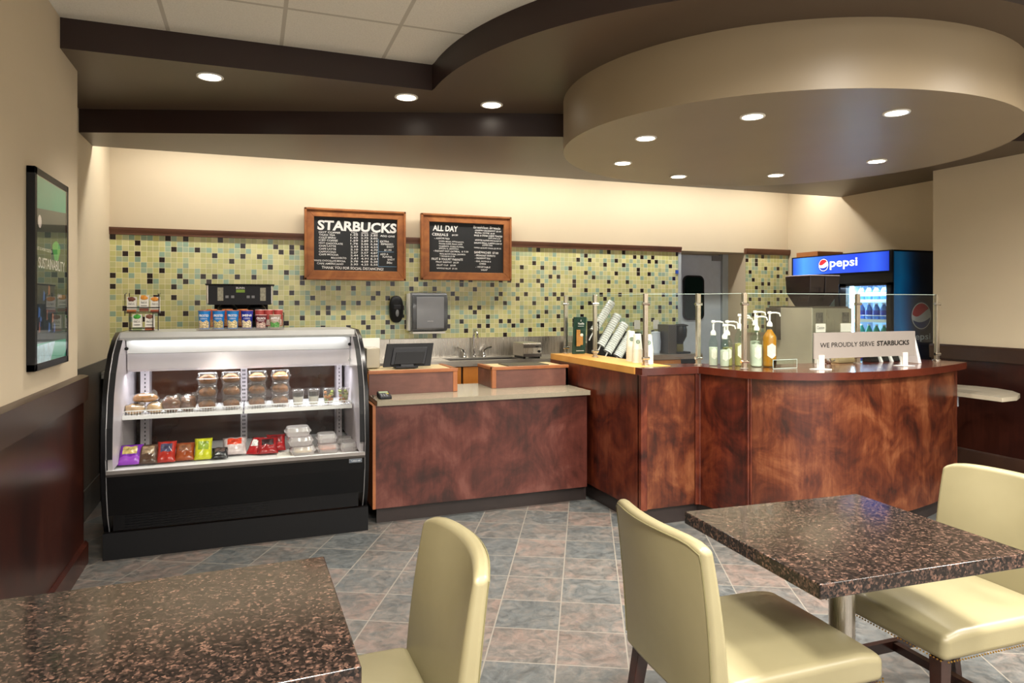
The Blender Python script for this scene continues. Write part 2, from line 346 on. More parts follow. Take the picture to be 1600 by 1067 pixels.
# stepped soffits: fascia (side) and underside (cap) are different paints
arc = [(3.095+2.0406*math.cos(t), 4.067+2.0406*math.sin(t)) for t in [R(179)+R(91)*i/40 for i in range(41)]]
fas = [(5.6, 3.13), (-1.1, 5.40)]
s1 = [(-1.1, 4.15), (1.05, 4.15)]+arc+[(5.6, 2.03)]+fas
struct('trim_1', MB().prism(s1, 2.83, 2.995, 0, 1), ['fascia', 'soffit'], ang=25)
s2 = [(5.6, 3.13), (-1.1, 5.40), (-1.1, 5.83), (6.1, 5.70), (6.1, 4.2), (5.6, 4.2)]
struct('trim_2', MB().prism(s2, 2.67, 2.992, 0, 1), ['fascia', 'soffit'], ang=25)
el = [(3.207+1.40*math.cos(2*math.pi*i/96), 3.57+1.305*math.sin(2*math.pi*i/96)) for i in range(96)]
struct('trim_3', MB().prism(el, 2.50, 2.86, 0), 'drum', ang=25)
# tile rail, wainscots, baseboards
struct('trim_4', MB().extr([(6.49, 2.079), (6.455, 2.079), (6.455, 2.10), (6.445, 2.115), (6.445, 2.138), (6.49, 2.138)], -1.1, 4.49), 'trimwood')
struct('trim_5', MB().extr([(6.49, 2.085), (6.455, 2.085), (6.445, 2.11), (6.445, 2.148), (6.49, 2.148)], 5.38, 6.03), 'trimwood')
struct('wall_left_wainscot', MB().box(-.93, -3.6, .12, -.905, 4.56, .95), 'wain')
struct('trim_6', MB().extr([(-.93, .945), (-.885, .945), (-.88, 1.085), (-.905, 1.092), (-.93, 1.092)], -3.6, 4.57, 'y'), 'capwood')
struct('baseboard_left', MB().extr([(-.93, 0), (-.885, 0), (-.885, .115), (-.90, .13), (-.93, .13)], -3.6, 4.58, 'y'), 'wain')
struct('wall_left_panel', MB().box(-1.1, 4.54, .0, -1.085, 6.48, 1.06).box(-1.085, 4.54, 0, -1.075, 6.48, .21), 'greypaint')
struct('wall_right_wainscot', MB().box(5.58, -3.6, .17, 5.6, 4.29, 1.05), 'wain')
struct('trim_7', MB().extr([(5.6, 1.035), (5.56, 1.035), (5.555, 1.14), (5.57, 1.155), (5.6, 1.155)], -3.6, 4.295, 'y'), 'capwood')
struct('baseboard_right', MB().extr([(5.6, .16), (5.555, .16), (5.555, .275), (5.57, .295), (5.6, .295)], -3.6, 4.295, 'y').box(5.585, -3.6, 0, 5.6, 4.29, .17, 1), ['capwood', 'kick'])
# swing door in its recess
d = struct('door_1', MB().box(4.51, 6.83, .01, 5.315, 6.865, 2.085), 'doorm', bevel=.003)
def rrect(x0, z0, x1, z1, r, y, n=6):
    p = []
    for cx, cz, a0 in ((x1-r, z1-r, 0), (x0+r, z1-r, 90), (x0+r, z0+r, 180), (x1-r, z0+r, 270)):
        for i in range(n+1): a = R(a0+90*i/n); p.append((cx+r*math.cos(a), y, cz+r*math.sin(a)))
    return p
def slab(mb, pts, nrm, th, mi=0):
    n = len(pts); q = [tuple(Vector(p)+Vector(nrm)*th) for p in pts]
    return mb.add(list(pts)+q, [tuple(range(n)), tuple(range(n, 2*n))[::-1]]+[(i, (i+1) % n, n+(i+1) % n, n+i) for i in range(n)], mi)
slab(MB(), rrect(4.765, 1.31, 5.065, 1.84, .07, 6.83), (0, -1, 0), .012).build('window_gasket', 'blackplastic', d)
slab(MB(), rrect(4.785, 1.33, 5.045, 1.82, .055, 6.818), (0, -1, 0), .003).build('window_pane', 'darkglass', d)
MB().box(5.18, 6.815, 2.02, 5.31, 6.83, 2.08).build('closer_plate', 'greylt', d)
struct('door_1_frame', MB().box(5.32, 6.80, 0, 5.40, 6.87, 2.16).box(4.49, 6.80, 2.115, 5.40, 6.87, 2.16).box(4.46, 6.468, 1.167, 4.495, 6.50, 2.08, 1), ['doorframe', 'doorframe'])

# ================================================================ DOWNLIGHTS
def downlight(x, y, z, label, group, power, r=.075, spot=True):
    t = thing('ceiling_light', label, 'ceiling light', (x, y, z), group)
    MB().lathe([(r*.78, -.001), (r, -.001), (r, -.006), (r*.95, -.009), (r*.80, -.007)], (x, y, z), 28).build('trim_ring', 'whiteplastic', t)
    MB().lathe([(r*.80, -.002), (r*.80, -.0075), (.0005, -.0078)], (x, y, z), 28).build('lens', 'lens', t)
    if spot:
        light('lamp_light', 'SPOT', (0, 0, -.02), t, power, spot_size=R(118), spot_blend=.9, shadow_soft_size=.06)
    return t
for x, y, l in ((-.227, 4.353, 'recessed round ceiling light in the brown soffit above the display case'), (.928, 4.334, 'recessed round ceiling light in the brown soffit near the inner soffit corner'), (1.494, 4.298, 'recessed round light in the brown soffit, nearest the round dropped ceiling')):
    downlight(x, y, 2.83, l, 'recessed lights in the brown soffit', SPOT)
for x, y, l in ((2.214, 3.548, 'left'), (2.452, 4.232, 'rear left'), (3.116, 4.521, 'rearmost, above the cup stacks'), (3.788, 4.208, 'rear right'), (4.075, 3.544, 'right'), (3.139, 2.609, 'front right'), (2.488, 2.935, 'front left')):
    downlight(x, y, 2.50, 'recessed round light in the taupe dropped disc, ' + l, 'recessed lights in the round dropped ceiling', SPOT_DRUM, .066)
# unseen panels added to brighten the room; lamps in the slot above the tiles
for x, y in ((.3, .3), (.3, -1.6), (2.3, .9), (2.3, -1.2), (4.2, .9), (4.2, -1.2)):
    t = thing('fill_panel_light', 'flat square fill light panel added out of view above the dining area', 'ceiling light', (x, y, 2.985), 'added fill panels over the dining area')
    MB().box(x-.27, y-.27, 2.978, x+.27, y+.27, 2.99).box(x-.25, y-.25, 2.974, x+.25, y+.25, 2.979, 1).build('panel', ['white', 'lens'], t)
    light('lamp_light', 'AREA', (0, 0, -.03), t, DINING, (1, .95, .88), size=.5, spread=R(158))
for x, L_ in ((-.45, .9), (.85, 1.5), (2.5, 1.6), (4.15, 1.5), (5.45, .9)):
    t = thing('ceiling_strip_light', 'long strip light hidden behind the soffit over the tiled wall', 'ceiling light', (x, 5.99, 2.985), 'strip lights hidden behind the soffit')
    MB().box(x-L_/2, 5.94, 2.96, x+L_/2, 6.04, 2.989).build('housing', 'white', t); MB().box(x-L_/2+.02, 5.955, 2.954, x+L_/2-.02, 6.025, 2.96).build('diffuser', 'lens', t)
    light('lamp_light', 'AREA', (0, 0, -.035), t, COVE*L_/1.7, (1, .95, .86), shape='RECTANGLE', size=L_, size_y=.1)

# ================================================================ LOW COUNTER (register side)
t = thing('low_counter', 'low wood-panelled counter with grey quartz top between the display case and the tall counter', 'counter', (1.58, 4.95, 0))
MB().box(.80, 4.70, 0, 2.40, 4.72, .118).build('toe_kick', 'kick', t)
MB().box(.775, 4.65, .11, 2.385, 4.68, .812).build('front_panel', 'wood_plum', t, bevel=.002)
MB().box(.765, 4.648, .11, .785, 5.38, .812).build('end_strip', 'wood_edge', t)
MB().box(.79, 5.34, 0, 2.38, 5.36, .81).build('rear_panel', 'cabinet', t)
MB().prism([(.79, 4.62), (2.40, 4.62), (2.40, 5.38), (.79, 5.38)], .812, .845).build('countertop', 'quartz', t, bevel=.004)
# raised boxes on it
def riser(x0, x1, y0, y1, z1, label, side_left):
    r = thing('counter_riser', label, 'counter box', ((x0+x1)/2, (y0+y1)/2, .845))
    p = MB().box(x0, y0, .846, x1, y0+.02, z1-.022)
    if side_left: p.box(x0, y0, .846, x0+.02, y1, z1-.022)
    p.box(x1-.02, y0, .846, x1, y1, z1-.022)
    p.build('side_panel', 'wood_riser', r)
    MB().box(x0-.006, y0-.006, z1-.024, x1+.006, y0+.03, z1).box((x0-.006) if side_left else x1-.03, y0, z1-.024, (x0+.03) if side_left else x1+.006, y1, z1).build('top_rail', 'wood_edge', r, bevel=.003)
    cx = x0 if side_left else x1-.028
    MB().box(cx-.004, y0-.004, .846, cx+.03, y0+.03, z1-.02).build('corner_post', 'wood_edge', r, bevel=.002)
    MB().box(x0+.025, y0+.03, z1-.03, x1-.025, y1, z1-.006).build('top_board', 'cream_lam', r)
    return r
riser(.785, 1.44, 4.93, 5.36, 1.02, 'raised brown wooden box on the low counter carrying the register monitor', False)
riser(1.745, 2.392, 5.0, 5.36, 1.01, 'raised brown wooden box on the low counter beside the tall counter', True)
MB().box(1.90, 5.06, 1.006, 2.25, 5.30, 1.012).build('m', 'steel_dark')
o = bpy.data.objects['m']; o.name = 'steel_tray'; tag(o, 'flat dark steel tray on the raised box right of the monitor', 'tray')

# ================================================================ TALL COUNTER
OUT = [(2.43, 5.42), (2.43, 4.03), (2.44, 3.96), (2.50, 3.945), (2.876, 3.935), (2.905, 3.80), (2.93, 3.66), (2.965, 3.546), (3.094, 3.409), (3.27, 3.310), (3.514, 3.250), (3.784, 3.232), (4.161, 3.280), (4.395, 3.334), (4.68, 3.42), (4.945, 3.52)]
INN = [(4.93, 3.64), (4.90, 3.72), (4.86, 3.90), (4.0, 3.86), (3.45, 3.90), (3.2, 4.0), (3.02, 4.14), (2.74, 4.22), (2.70, 4.30), (2.70, 5.42)]
t = thing('tall_counter', 'tall curved counter with red and amber stained wood panels and dark wooden top', 'counter', (3.5, 3.9, 0))
top = [p for p in OUT if p[1] < 4.02]
MB().prism([(2.43, 4.03)]+top+INN[:8]+[(2.70, 4.03)], 1.022, 1.07).build('countertop', 'wood_top', t, bevel=.006)
MB().prism([(2.425, 4.032), (2.425, 5.42), (2.72, 5.42), (2.72, 4.032)], 1.022, 1.071).build('maple_top', 'maple', t, bevel=.003)
I = .045
FACE = [(2.475, 5.42), (2.475, 3.985), (2.905, 3.975), (2.925, 3.84), (2.96, 3.69), (3.0, 3.585), (3.118, 3.452), (3.285, 3.356), (3.52, 3.297), (3.782, 3.28), (4.15, 3.327), (4.38, 3.380), (4.62, 3.45), (4.865, 3.54), (4.88, 3.86)]
def band(pts, z0, z1, th=.02):
    mb = MB(); n = len(pts); off = []
    for i, (x, y) in enumerate(pts):
        a = pts[max(0, i-1)]; b = pts[min(n-1, i+1)]; dx, dy = b[0]-a[0], b[1]-a[1]; L = math.hypot(dx, dy); off.append((x-dy/L*th, y+dx/L*th))
    vs = [(x, y, z0) for x, y in pts]+[(x, y, z1) for x, y in pts]+[(x, y, z0) for x, y in off]+[(x, y, z1) for x, y in off]
    fs = []
    for i in range(n-1):
        fs += [(i, i+1, n+i+1, n+i), (2*n+i, 3*n+i, 3*n+i+1, 2*n+i+1), (n+i, n+i+1, 3*n+i+1, 3*n+i), (i, 2*n+i, 2*n+i+1, i+1)]
    fs += [(0, n, 3*n, 2*n), (n-1, 3*n-1, 4*n-1, 2*n-1)]
    return mb.add(vs, fs)
MB().box(2.425, 3.975, .115, 2.445, 5.42, 1.024).build('side_panel', 'wood_red', t)
MB().box(2.425, 3.945, .115, 2.475, 3.99, 1.024).box(2.86, 3.945, .115, 2.90, 3.985, 1.024).build('corner_trim', 'wood_red', t, bevel=.004)
MB().box(2.475, 3.958, .12, 2.86, 3.975, 1.024).build('front_panel', 'wood_orange', t)
band([(2.895, 3.97), (2.93, 3.80), (2.965, 3.68), (3.005, 3.585)], .115, 1.024).build('front_panel', 'wood_red', t, ang=60)
band(FACE[5:14], .115, 1.024).build('curved_panel', 'wood_orange', t, ang=60)
MB().tube([(2.998, 3.578, .116), (2.998, 3.578, 1.02)], .009).tube([(3.008, 3.565, .116), (3.008, 3.565, 1.02)], .006).tube([(2.896, 3.95, .116), (2.896, 3.95, 1.02)], .01).build('panel_bead', 'wood_red', t)
MB().box(4.845, 3.54, .115, 4.87, 3.90, 1.024).build('end_panel', 'wood_red', t)
MB().box(2.455, 4.0, 0, 2.47, 5.42, .116).build('toe_kick', 'kick', t)
band([(2.46, 3.99), (2.90, 3.99), (2.95, 3.8), (3.05, 3.61), (3.3, 3.40), (3.78, 3.32), (4.3, 3.40), (4.83, 3.57)], 0, .116).build('toe_kick', 'kick', t)
MB().box(2.74, 4.30, .93, 3.34, 5.60, .955).box(3.34, 3.98, .93, 5.3, 4.75, .955).build('inner_worktop', 'steel_h', t)
MB().box(2.72, 4.27, .955, 2.735, 5.42, 1.02).box(3.2, 4.02, .955, 4.86, 4.035, 1.02).build('upstand', 'steel_h', t)
MB().box(3.30, 4.72, 0, 3.32, 5.58, .93).box(3.32, 4.72, 0, 5.28, 4.74, .93).build('rear_panel', 'cabinet', t)
# side shelf
mb = MB(); pts = [(4.88, 3.20+.02), (5.05, 3.235), (5.22, 3.32), (5.34, 3.45), (5.40, 3.60), (5.39, 3.75), (5.33, 3.90), (5.2, 4.02), (4.88, 4.05)]
t = thing('side_shelf', 'pale grey rounded shelf on the right end of the tall counter', 'shelf', (4.9, 3.65, .82))
mb.prism(pts, .818, .848).build('shelf_board', 'quartz_lt', t, bevel=.006)
MB().box(4.872, 3.55, .74, 4.90, 3.88, .818).box(4.88, 3.60, .80, 5.15, 3.63, .818).build('bracket', 'greylt', t)

# ================================================================ GLASS GUARD
t = thing('glass_guard', 'clear glass guard on steel posts along the tall counter', 'glass guard', (3.6, 3.9, 1.07))
PO = [(2.552, 5.38), (2.585, 4.90), (2.575, 4.13), (2.935, 4.02), (3.035, 3.66), (4.07, 3.70), (4.93-.06, 3.70)]
for i, (x, y) in enumerate(PO):
    p = MB().box(x-.015, y-.012, 1.07, x+.015, y+.012, 1.574).build('post', 'steel', t, bevel=.002)
    MB().lathe([(.028, 0), (.028, .006), (.02, .01)], (x, y, 1.0715), 16).build('foot_plate', 'steel', p)
    for z in (1.12, 1.50):
        MB().tube([(x-.028, y-.004, z), (x+.028, y-.004, z)], .011, 10).build('clamp', 'chrome', p)
for a, b in zip(PO[:-1], PO[1:]):
    dx, dy = b[0]-a[0], b[1]-a[1]; L = math.hypot(dx, dy); ux, uy = dx/L, dy/L
    P0 = (a[0]+ux*.022-uy*-.0, a[1]+uy*.022); P1 = (b[0]-ux*.022, b[1]-uy*.022); nx, ny = -uy*.003, ux*.003
    pl = [(P0[0]-nx, P0[1]-ny), (P1[0]-nx, P1[1]-ny), (P1[0]+nx, P1[1]+ny), (P0[0]+nx, P0[1]+ny)]
    g = MB().prism(pl, 1.085, 1.569).build('glass_panel', 'guard', t, smooth=False)
    MB().prism(pl, 1.569, 1.572).build('polished_edge', 'edgegl', g, smooth=False)

# ================================================================ BACK COUNTER, SINK
t = thing('back_counter', 'stainless steel back counter with splash plate and orange cabinet doors along the tiled wall', 'counter', (1.7, 6.2, 0))
MB().box(-1.07, 5.98, .965, 1.70, 6.46, .98).box(2.42, 5.98, .965, 4.42, 6.46, .98).box(1.70, 5.98, .965, 2.42, 6.05, .98).box(1.70, 6.36, .965, 2.42, 6.46, .98).box(-1.07, 5.975, .93, 4.42, 5.985, .982).build('worktop', 'steel_h', t)
MB().box(1.70, 6.05, .80, 2.42, 6.06, .97).box(1.70, 6.35, .80, 2.42, 6.36, .97).box(1.69, 6.05, .80, 1.70, 6.36, .97).box(2.42, 6.05, .80, 2.43, 6.36, .97).box(1.69, 6.05, .79, 2.43, 6.36, .80).build('sink_bowl', 'steel_dark', t)
MB().box(-1.07, 6.46, .965, 1.22, 6.478, 1.165).box(1.225, 6.46, .965, 2.44, 6.478, 1.165).box(2.445, 6.46, .965, 4.48, 6.478, 1.165).build('splash_plate', 'steel', t)
MB().box(-1.06, 6.03, .0, 4.40, 6.44, .10).build('toe_kick', 'kick', t)
x = -1.04
while x < 4.0:
    dd = MB().box(x, 6.0, .11, x+.457, 6.03, .925).build('cabinet_door', 'cabinet', t, bevel=.003)
    MB().tube([(x+.40, 5.985, .72), (x+.40, 5.985, .86)], .005).build('handle', 'black', dd)
    x += .475
MB().box(-1.06, 6.03, .10, 4.39, 6.44, .93).build('carcass', 'blackmat', t)
t = thing('kitchen_faucet', 'chrome two-handle gooseneck faucet at the back of the sink', 'faucet', (2.04, 6.40, .98))
MB().lathe([(.022, 0), (.022, .012), (.013, .03)], (2.04, 6.40, .9805)).tube([(2.04, 6.40, 1.0), (2.04, 6.40, 1.19), (2.04, 6.39, 1.225), (2.04, 6.36, 1.245), (2.04, 6.32, 1.24), (2.04, 6.29, 1.215), (2.04, 6.28, 1.17)], .011, 10).build('spout', 'chrome', t)
for sx in (-1, 1):
    cx = 2.04+sx*.10
    MB().lathe([(.024, 0), (.022, .02), (.014, .035), (.016, .055), (.006, .065)], (cx, 6.40, .9805)).tube([(cx, 6.40, 1.04), (cx+sx*.03, 6.385, 1.065), (cx+sx*.075, 6.365, 1.08)], .008, 8, r1=.010).build('handle', 'chrome', t)
# toaster-like steel box
t = thing('steel_toaster', 'small stainless steel counter appliance with knob right of the sink', 'toaster', (2.50, 6.12, .98))
MB().box(2.395, 5.985, 1.0, 2.585, 6.26, 1.13).build('body', 'steel', t, bevel=.008)
MB().box(2.40, 5.978, 1.085, 2.58, 5.986, 1.115).box(2.40, 5.975, 1.0, 2.58, 5.986, 1.03).build('front_trim', 'steel_dark', t)
MB().tube([(2.555, 5.986, 1.05), (2.555, 5.965, 1.05)], .012, 14).box(2.52, 5.974, 1.09, 2.55, 5.98, 1.10).build('knob', 'blackplastic', t)
MB().box(2.405, 6.0, .981, 2.425, 6.24, 1.0).box(2.555, 6.0, .981, 2.575, 6.24, 1.0).build('foot', 'black', t)
MB().box(3.02, 6.10, .981, 3.34, 6.40, 1.115).build('steel_bin', 'steel', bevel=.006, loc=(3.18, 6.25, .981))
tag(bpy.data.objects['steel_bin'], 'square stainless steel bin on the back counter behind the slanted lid rack', 'bin')

# wall fixtures
t = thing('paper_towel_dispenser', 'translucent grey paper towel dispenser mounted on the mosaic tile', 'towel dispenser', (1.566, 6.48, 1.23))
MB().extr([(6.478, 1.235), (6.478, 1.60), (6.34, 1.612), (6.29, 1.60), (6.265, 1.55), (6.262, 1.33), (6.275, 1.26), (6.30, 1.245)], 1.393, 1.742).build('housing', 'greyplastic', t, bevel=.016, seg=3)
MB().extr([(6.262, 1.57), (6.254, 1.555), (6.254, 1.275), (6.262, 1.265)], 1.435, 1.70).build('window_panel', 'greylt', t, bevel=.004)
MB().box(1.41, 6.29, 1.222, 1.72, 6.44, 1.24).box(1.381, 6.34, 1.25, 1.396, 6.475, 1.60).build('chute', 'whiteplastic', t)
MB().text('ENMOTION', (1.566, 6.251, 1.335), (1, 0, 0), (0, 0, 1), height=.009, fit=.055, align='C').tube([(1.54+.035*math.cos(a), 6.26, 1.29+.014*math.sin(a)) for a in [R(-120+240*i/10) for i in range(11)]], .0025).build('printed_mark', 'white', t)
MB().lathe([(.012, 0), (.012, .004)], (0, 0, 0)).build('m2', 'black'); bpy.data.objects.remove(bpy.data.objects['m2'])
t = thing('soap_dispenser', 'black oval soap dispenser on the tile left of the towel dispenser', 'soap dispenser', (1.28, 6.48, 1.32))
MB().blob((1.279, 6.43, 1.451), .066, .055, .128, 20, 14, pw=.75).build('body', 'blackplastic', t)
MB().blob((1.279, 6.375, 1.415), .016, .008, .034, 12, 8).build('window', 'greylt', t)
MB().extr([(6.40, 1.50), (6.368, 1.49), (6.37, 1.45), (6.40, 1.44)], 1.245, 1.313).box(1.34, 6.44, 1.37, 1.36, 6.47, 1.40).build('push_bar', 'charcoal', t, bevel=.005)
for x in (3.93, 4.17):
    MB().box(x-.035, 6.470, 1.225, x+.035, 6.478, 1.325).build('wall_card', 'whitemat', loc=(x, 6.478, 1.22))
tag(bpy.data.objects['wall_card'], 'small cream card on the tile, left one above the paper cups', 'card')
tag(bpy.data.objects['wall_card.001'], 'small cream card on the tile, right one beside the steel post', 'card')
for (x, z, c) in ((4.44, 1.86, 'chalkblue'),):
    MB().box(x-.015, 6.468, z-.02, x+.02, 6.478, z+.02).build('wall_sticker', mat('blue_sticker', '#2e50b0', .4), loc=(x, 6.478, z))
tag(bpy.data.objects['wall_sticker'], 'tiny blue sticker on the tile near the swing door', 'sticker')

# ================================================================ MENU BOARDS
def board(x0, z0, x1, z1, sx0, sz0, sx1, sz1, label):
    t = thing('menu_board', label, 'chalkboard', ((x0+x1)/2, 6.44, z0))
    MB().box(sx0-.01, 6.425, sz0-.01, sx1+.01, 6.435, sz1+.01).build('chalkboard_panel', 'slateboard', t)
    A, B = 6.40, 6.443
    f = MB()
    for q in ([(x0, z0), (x1, z0), (sx1, sz0), (sx0, sz0)], [(x0, z1), (x1, z1), (sx1, sz1), (sx0, sz1)], [(x0, z0), (x0, z1), (sx0, sz1), (sx0, sz0)], [(x1, z0), (x1, z1), (sx1, sz1), (sx1, sz0)]):
        slab(f, [(a, A, b) for a, b in q], (0, 1, 0), B-A)
    f.build('frame', 'pine', t, bevel=.003)
    g = MB(); e = .018
    g.box(x0, 6.386, z0, x1, 6.402, z0+e).box(x0, 6.386, z1-e, x1, 6.402, z1).box(x0, 6.386, z0, x0+e, 6.402, z1).box(x1-e, 6.386, z0, x1, 6.402, z1)
    g.build('frame_lip', 'pine', t, bevel=.002)
    return t, (sx0, sz0, sx1-sx0, sz1-sz0)
def chalk(t, fr, rows, name='chalk_lettering', m='chalk'):
    x0, z0, W_, H_ = fr; mb = MB()
    for (txt, u, v, h, wd, al) in rows:
        mb.text(txt, (x0+u*W_, 6.4235, z0+(1-v)*H_), (1, 0, -.012), (.06, 0, 1), height=h*H_, fit=wd*W_ if wd else None, align=al, jit=.0012, bold=.02 if h < .1 else .035)
    mb.build(name, m, t, smooth=False)
t, fr = board(.444, 1.72, 1.363, 2.371, .527, 1.806, 1.286, 2.295, 'wood-framed chalkboard menu headed STARBUCKS with drink prices')
items = ['HOT COFFEE', 'TAZO TEA', 'COLD BREW', 'ICED COFFEE', 'HOT CHOCOLATE', 'CHAI LATTE', 'CAFE LATTE', 'CAPPUCCINO', 'CAFE MOCHA', 'MACCHIATO', 'WHITE CHOCOLATE MOCHA', 'CAFE AMERICANO']
wd = [.25, .19, .20, .22, .28, .20, .20, .20, .23, .18, .37, .31]
ys = [.30, .35, .40, .45, .505, .555, .61, .665, .715, .775, .83, .885]
rows = [('STARBUCKS', .04, .235, .19, .95, 'L')]
for i, (a, b, c) in enumerate(zip(items, wd, ys)): rows.append((a, (.055, .2, .0, .035)[max(0, i-8)] if i > 8 else .058, c, .034, b, 'L'))
for k, (xx, tp) in enumerate(((.43, 'TALL'), (.555, 'GRANDE'), (.67, 'VENTI'))):
    rows.append((tp, xx+.045, .285, .026, .08, 'C'))
    for i in range(11): rows.append(('%d.%02d' % (1+k+i // 4, (25+i*17+k*30) % 100), xx, .33+i*.056, .036, .09, 'L'))
rows.append(('THANK YOU FOR SOCIAL DISTANCING!', .09, .965, .05, .74, 'L')); chalk(t, fr, rows[:1], 'chalk_headline'); chalk(t, fr, rows[1:])
chalk(t, fr, [('ADD ONS', .79, .335, .035, .18, 'L'), ('EXTRA', .79, .44, .036, .11, 'L'), ('ESPRESSO', .80, .49, .036, .15, 'L'), ('SHOT', .87, .54, .036, .09, 'L'), ('$1.00', .84, .60, .034, .09, 'L'), ('ADD A', .79, .685, .036, .10, 'L'), ('FLAVOR', .82, .735, .036, .12, 'L'), ('SHOT', .88, .785, .036, .09, 'L'), ('50c', .87, .845, .04, .07, 'L')], 'side_notes')
x0, z0, W_, H_ = fr
MB().box(x0+.765*W_, 6.423, z0+.09*H_, x0+.769*W_, 6.4245, z0+.62*H_).box(x0+.77*W_, 6.423, z0+.375*H_, x0+.96*W_, 6.4245, z0+.381*H_).box(x0+.765*W_, 6.423, z0+.09*H_, x0+.995*W_, 6.4245, z0+.097*H_).build('blue_rule', 'chalkblue', t)
t, fr = board(1.512, 1.733, 2.433, 2.370, 1.594, 1.809, 2.356, 2.292, 'wood-framed chalkboard menu headed ALL DAY with cereal prices')
L = [('ALL DAY', .05, .17, .12, .33, 'L'), ('CEREALS', .04, .27, .055, .21, 'L'), ('$4.20', .30, .26, .035, .08, 'L'), ('- ASSORTED', .07, .335, .032, .20, 'L'), ('RAISIN BRAN, APPLE JACKS,', .13, .39, .032, .33, 'L'), ('FROSTED FLAKES, FROOT LOOPS', .13, .44, .032, .31, 'L'), ('CHEERIOS, CORN FLAKES,', .13, .49, .032, .33, 'L'), ('SPECIAL K, GRANOLA', .13, .535, .032, .26, 'L'), ('- INSTANT HOT OATMEAL', .06, .59, .034, .35, 'L'), ('$ 3.20', .43, .59, .034, .09, 'L'), ('MAPLE BROWN SUGAR, CINNAMON', .14, .645, .034, .34, 'L'), ('+ BANANA $1.00', .14, .69, .032, .20, 'L'), ('FRUIT & YOGURT PARFAITS', .035, .755, .045, .41, 'L'), ('FRUIT PARFAIT  $4.20', .09, .81, .036, .30, 'L'), ('FRUIT CUP   $3.80', .10, .87, .034, .25, 'L'), ('WHOLE FRUIT  $1.50', .10, .935, .034, .27, 'L'),
 ('Breakfast Breads', .59, .09, .055, .37, 'L'), ('CRISPIN CROISSANT $3.50', .61, .145, .034, .36, 'L'), ('MUFFIN / SCONE  $3.20', .61, .195, .034, .27, 'L'), ('BAGEL & CREAM CHEESE TOASTED', .60, .25, .034, .39, 'L'), ('ADD JAM $.50', .79, .295, .03, .17, 'L'), ('ASSORTED PASTRIES AND DANISH $3', .61, .345, .034, .36, 'L'), ('BANANA BREAD, PUMPKIN LOAF $3', .60, .40, .034, .38, 'L'), ('COFFEE CAKE', .71, .445, .03, .14, 'L'), ('HARD BOILED EGGS (2) $2.50', .60, .50, .034, .37, 'L'), ('SANDWICHES  $7.00', .60, .60, .05, .33, 'L'), ('- BREAKFAST BURRITO', .61, .66, .036, .28, 'L'), ('- CROISSANT EGG', .61, .715, .034, .21, 'L'), ('- EGG, SAUSAGE &', .61, .775, .034, .22, 'L'), ('CHEESE', .67, .83, .034, .09, 'L'), ('- VEGETABLE', .62, .895, .034, .20, 'L'), ('WRAP', .69, .955, .034, .09, 'L')]
chalk(t, fr, L[:1], 'chalk_headline'); chalk(t, fr, L[1:16], 'chalk_list'); chalk(t, fr, L[16:], 'chalk_list')

# ================================================================ POSTER ON LEFT WALL
t = thing('framed_poster', 'tall narrow black-framed green poster on the left wall reading SUSTAINABILITY', 'poster', (-.915, 3.87, 1.2))
f = MB(); y0, y1, z0, z1 = 3.575, 4.165, 1.200, 2.112; e = .032
for a in ((y0, z0, y1, z0+e), (y0, z1-e, y1, z1), (y0, z0, y0+e, z1), (y1-e, z0, y1, z1)): f.box(-.928, a[0], a[1], -.895, a[2], a[3])
f.build('frame', 'blackmat', t, bevel=.002)
po = MB(); X_ = -.9015
def pr(a, b, c, d_, mi, x=X_): po.box(x-.001, a, b, x, c, d_, mi)
pr(y0+e, z0+e, y1-e, z1-e, 0); Y0, Y1 = y0+e, y1-e
po.poly([(X_+.001, Y0, 2.08), (X_+.001, Y1, 2.08), (X_+.001, Y1, 1.97), (X_+.001, Y0, 1.93)], 1)
pr(Y0, 1.33, Y0+.33, 1.60, 3, X_+.001); pr(Y0, z0+e, Y1, 1.32, 1, X_+.001)
po.poly([(X_+.002, Y0, z0+e), (X_+.002, Y0, 1.31), (X_+.002, Y0+.32, 1.32), (X_+.002, Y0+.24, z0+e)], 2)
for i in range(14):
    a = random.uniform(0, .27); b = random.uniform(0, .2)
    po.poly([(X_+.002+i*.0001, Y0+.02+a+q[0]*.03, 1.35+b+q[1]*.04) for q in ((0, 0), (1, .2), (1.1, 1), (.3, 1.3))], 3+i % 3)
po.poly([(X_+.002, Y0+.34+.07*math.cos(q)*(1+.2*math.sin(3*q)), 1.76+.05*math.sin(q)) for q in [R(30*i) for i in range(12)]], 6)
po.build('poster_print', [mat('poster_dark_green', '#1d3a30', .6), mat('poster_teal', '#1f9e7c', .6), mat('poster_pale_blue', '#9fc6d2', .6, var=.3, scale=30), mat('poster_photo_dark', '#22323c', .6, var=.5, scale=20), mat('poster_blue', '#4a74b8', .6), mat('poster_skin', '#a8705c', .6), mat('poster_leaf_green', '#4fae52', .6)], t, smooth=False)
MB().text('SUSTAINABILITY', (X_+.004, Y0+.03, 1.665), (0, 1, 0), (0, 0, 1), height=.05, fit=.46, bold=.01).text('LET US WORK TOGETHER', (X_+.004, Y0+.01, 1.745), (0, 1, 0), (0, 0, 1), height=.014, fit=.25).text('LEARN', (X_+.004, Y0+.35, 1.53), (0, 1, 0), (0, 0, 1), height=.02, fit=.08).lathe([(.001, 0), (.001, .001)], (X_+.004, Y0+.06, 1.9)).poly([(X_+.004, Y0+.05+.028*math.cos(R(30*i)), 1.875+.03*math.sin(R(30*i))) for i in range(12)]).build('poster_lettering', 'white', t, smooth=False)
MB().box(-.8965, Y0, z0+e, -.8955, Y1, z1-e).build('poster_glass', glass('poster_glass', '#ffffff', .9, 1.5, .005), t, smooth=False)

